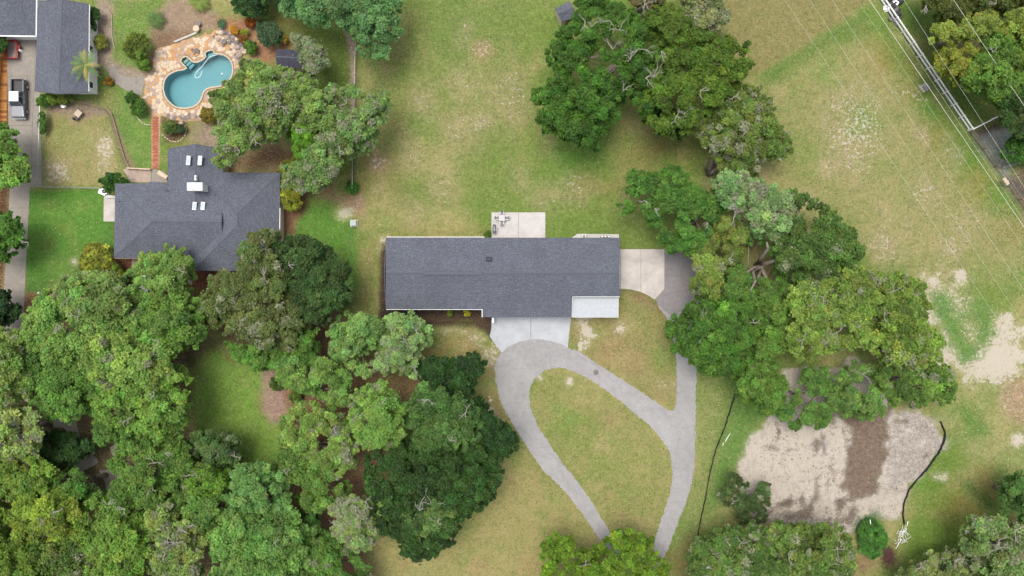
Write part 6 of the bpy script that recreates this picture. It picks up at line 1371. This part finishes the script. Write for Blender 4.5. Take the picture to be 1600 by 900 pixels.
shrub('green vine along the yard fence beside the west drive', 66, 191, 5.5, 1.6, A(88,130,54), .5, sy=3.2, name='vine', cat='vine')
shrub('leafy shrub at the garage\'s south wall, left one', 68, 158, 10, 1.9, A(84,132,44), .6, sy=.9); shrub('ferny shrub at the garage\'s south wall, middle one', 84, 155, 12, 1.7, A(122,150,54), .6, sy=.9); shrub('ferny shrub at the garage\'s south wall, right one beside the white drum', 101, 154, 9, 1.6, A(118,146,58), .5)
shrub('small orange shrub at the foot of the palm', 170, 127, 8, .7, A(176,140,60), .5, sy=.7)
shrub('orange-red shrub at the top of the bed north of the rockery', 392, 33, 8, 1.3, A(176,110,44), .5, leaf=.24)
shrub('golden shrub, left of two in the bed north of the rockery', 367, 47, 6.5, 1.2, A(206,158,48), .45)
shrub('lime green shrub in the bed north of the rockery', 382, 51, 6, 1.2, A(140,164,44), .45); shrub('red-tipped shrub under the lime green one', 379, 60, 6.5, 1.1, A(150,110,50), .45)
shrub('golden shrub against the garden shed\'s north side', 442, 60, 6, 1.8, A(200,172,44), .5, sy=1.7)
shrub('green shrub on the rockery\'s east side', 392, 73, 9, 1.8, A(92,134,50), .6)
shrub('dim green shrub north-west of the bluish bush', 410, 42, 9, 2, A(80,104,62), .6)
shrub('green shrub in the pinkish mulch bed, upper of two', 433, 599, 10, 1.6, A(86,122,42), .6); shrub('green shrub in the pinkish mulch bed, lower of two', 461, 619, 9, 1.8, A(100,134,50), .6)
shrub('small round green shrub in the dark front bed, left of two', 703, 489, 4.2, 1.0, A(116,146,46), .4); shrub('small round lime shrub in the dark front bed, right of two', 730, 488.5, 4.2, 1.0, A(166,170,52), .4)
shrub('weedy green tuft at the patio\'s west foot', 762, 366, 5, .8, A(96,132,50), .4)
shrub('bright creeping shrub at the foot of the chain-link fence', 551, 293, 8, 1.5, A(70,130,40), .6, sy=1.3)
# rosettes: cycads and the palm
def fronds(name, label, px, py, z, L, n, c, cat, droop=.5, wid=.22, lean=(0, 0), trunk=0, cc=None):
    b = W(px, py)[:2]; e = empty(name, (*b, 0)); tag(e, label, cat); rr = random.Random(int(px))
    if trunk: MB().tube([(-lean[0], -lean[1], 0), (-lean[0] * .4, -lean[1] * .4, z * .5), (0, 0, z)], [.2, .15, .13], 8).build('trunk', M['bark'], e)
    for k in range(n):
        a = 6.283 * k / n + rr.uniform(-.15, .15); el = rr.uniform(.1, 1.0); l = L * rr.uniform(.8, 1.1); ax = Vector((math.cos(a), math.sin(a), 0)); sd2 = Vector((-math.sin(a), math.cos(a), 0))
        vs = []; fs = []; m_ = 9; pr = Vector((0, 0, z))
        for i in range(m_):
            t = i / (m_ - 1); p = Vector((0, 0, z)) + ax * l * t * math.cos(el * .6) + Vector((0, 0, l * (math.sin(el) * t * .7 - droop * t * t)))
            p.z = max(p.z, .06); w_ = wid * l * (.25 + math.sin(math.pi * min(1, t * .9 + .1))) 
            for s in (-1, 1):           # leaflets either side of the rib
                q = p + sd2 * s * w_ + ax * w_ * .6 - Vector((0, 0, w_ * .35)); j = len(vs); tt = ax * l / m_ * .38
                vs += [p, p + tt, q + tt * .3]; fs.append((j, j + 1, j + 2) if s > 0 else (j, j + 2, j + 1))
                vs += [p + tt * .9, p + tt * 1.9, q + tt * 1.7]; fs.append((j + 3, j + 4, j + 5) if s > 0 else (j + 3, j + 5, j + 4))
        MB().add(vs, fs).build('frond', (cc if cc and k % 4 == 0 else c), e)
fr1 = mat('frond_green', A(92,130,44), .6, .25, 2); fr2 = mat('frond_dark', A(52,104,48), .6, .2, 2); fr3 = mat('frond_yellow', A(186,170,60), .6, .2, 2); fr4 = mat('palm_green', A(112,150,60), .6, .3, 1)
fronds('cycad', 'dark green cycad rosette left of the bed north-west of the pool', 247, 33, .7, 1.45, 34, fr1, 'cycad')
fronds('cycad', 'yellow-green cycad at the top edge north of the pool', 315, 5, .7, 1.7, 36, mat('frond_lime', A(134,156,50), .6, .2, 2), 'cycad')
fronds('cycad', 'small dark star-shaped cycad above the rockery', 348, 38.5, .5, .85, 30, fr2, 'cycad')
fronds('palm_tree', 'palm with yellowing fronds leaning over the garage\'s east eave', 159, 115, 4.2, 2.7, 15, fr4, 'palm', .45, .17, (0, 0), 1, fr3)
tag(MB().tube([W(979,84,9.2), W(980,91,9.3), W(978,98,9.1)], .18, 5).build('dead_orange_branch', mat('orange_leaf', A(206,146,60), .8, .2, 3)), 'small orange dead spray caught high in the top centre oak', 'branch')
print('leaves', NLEAF)
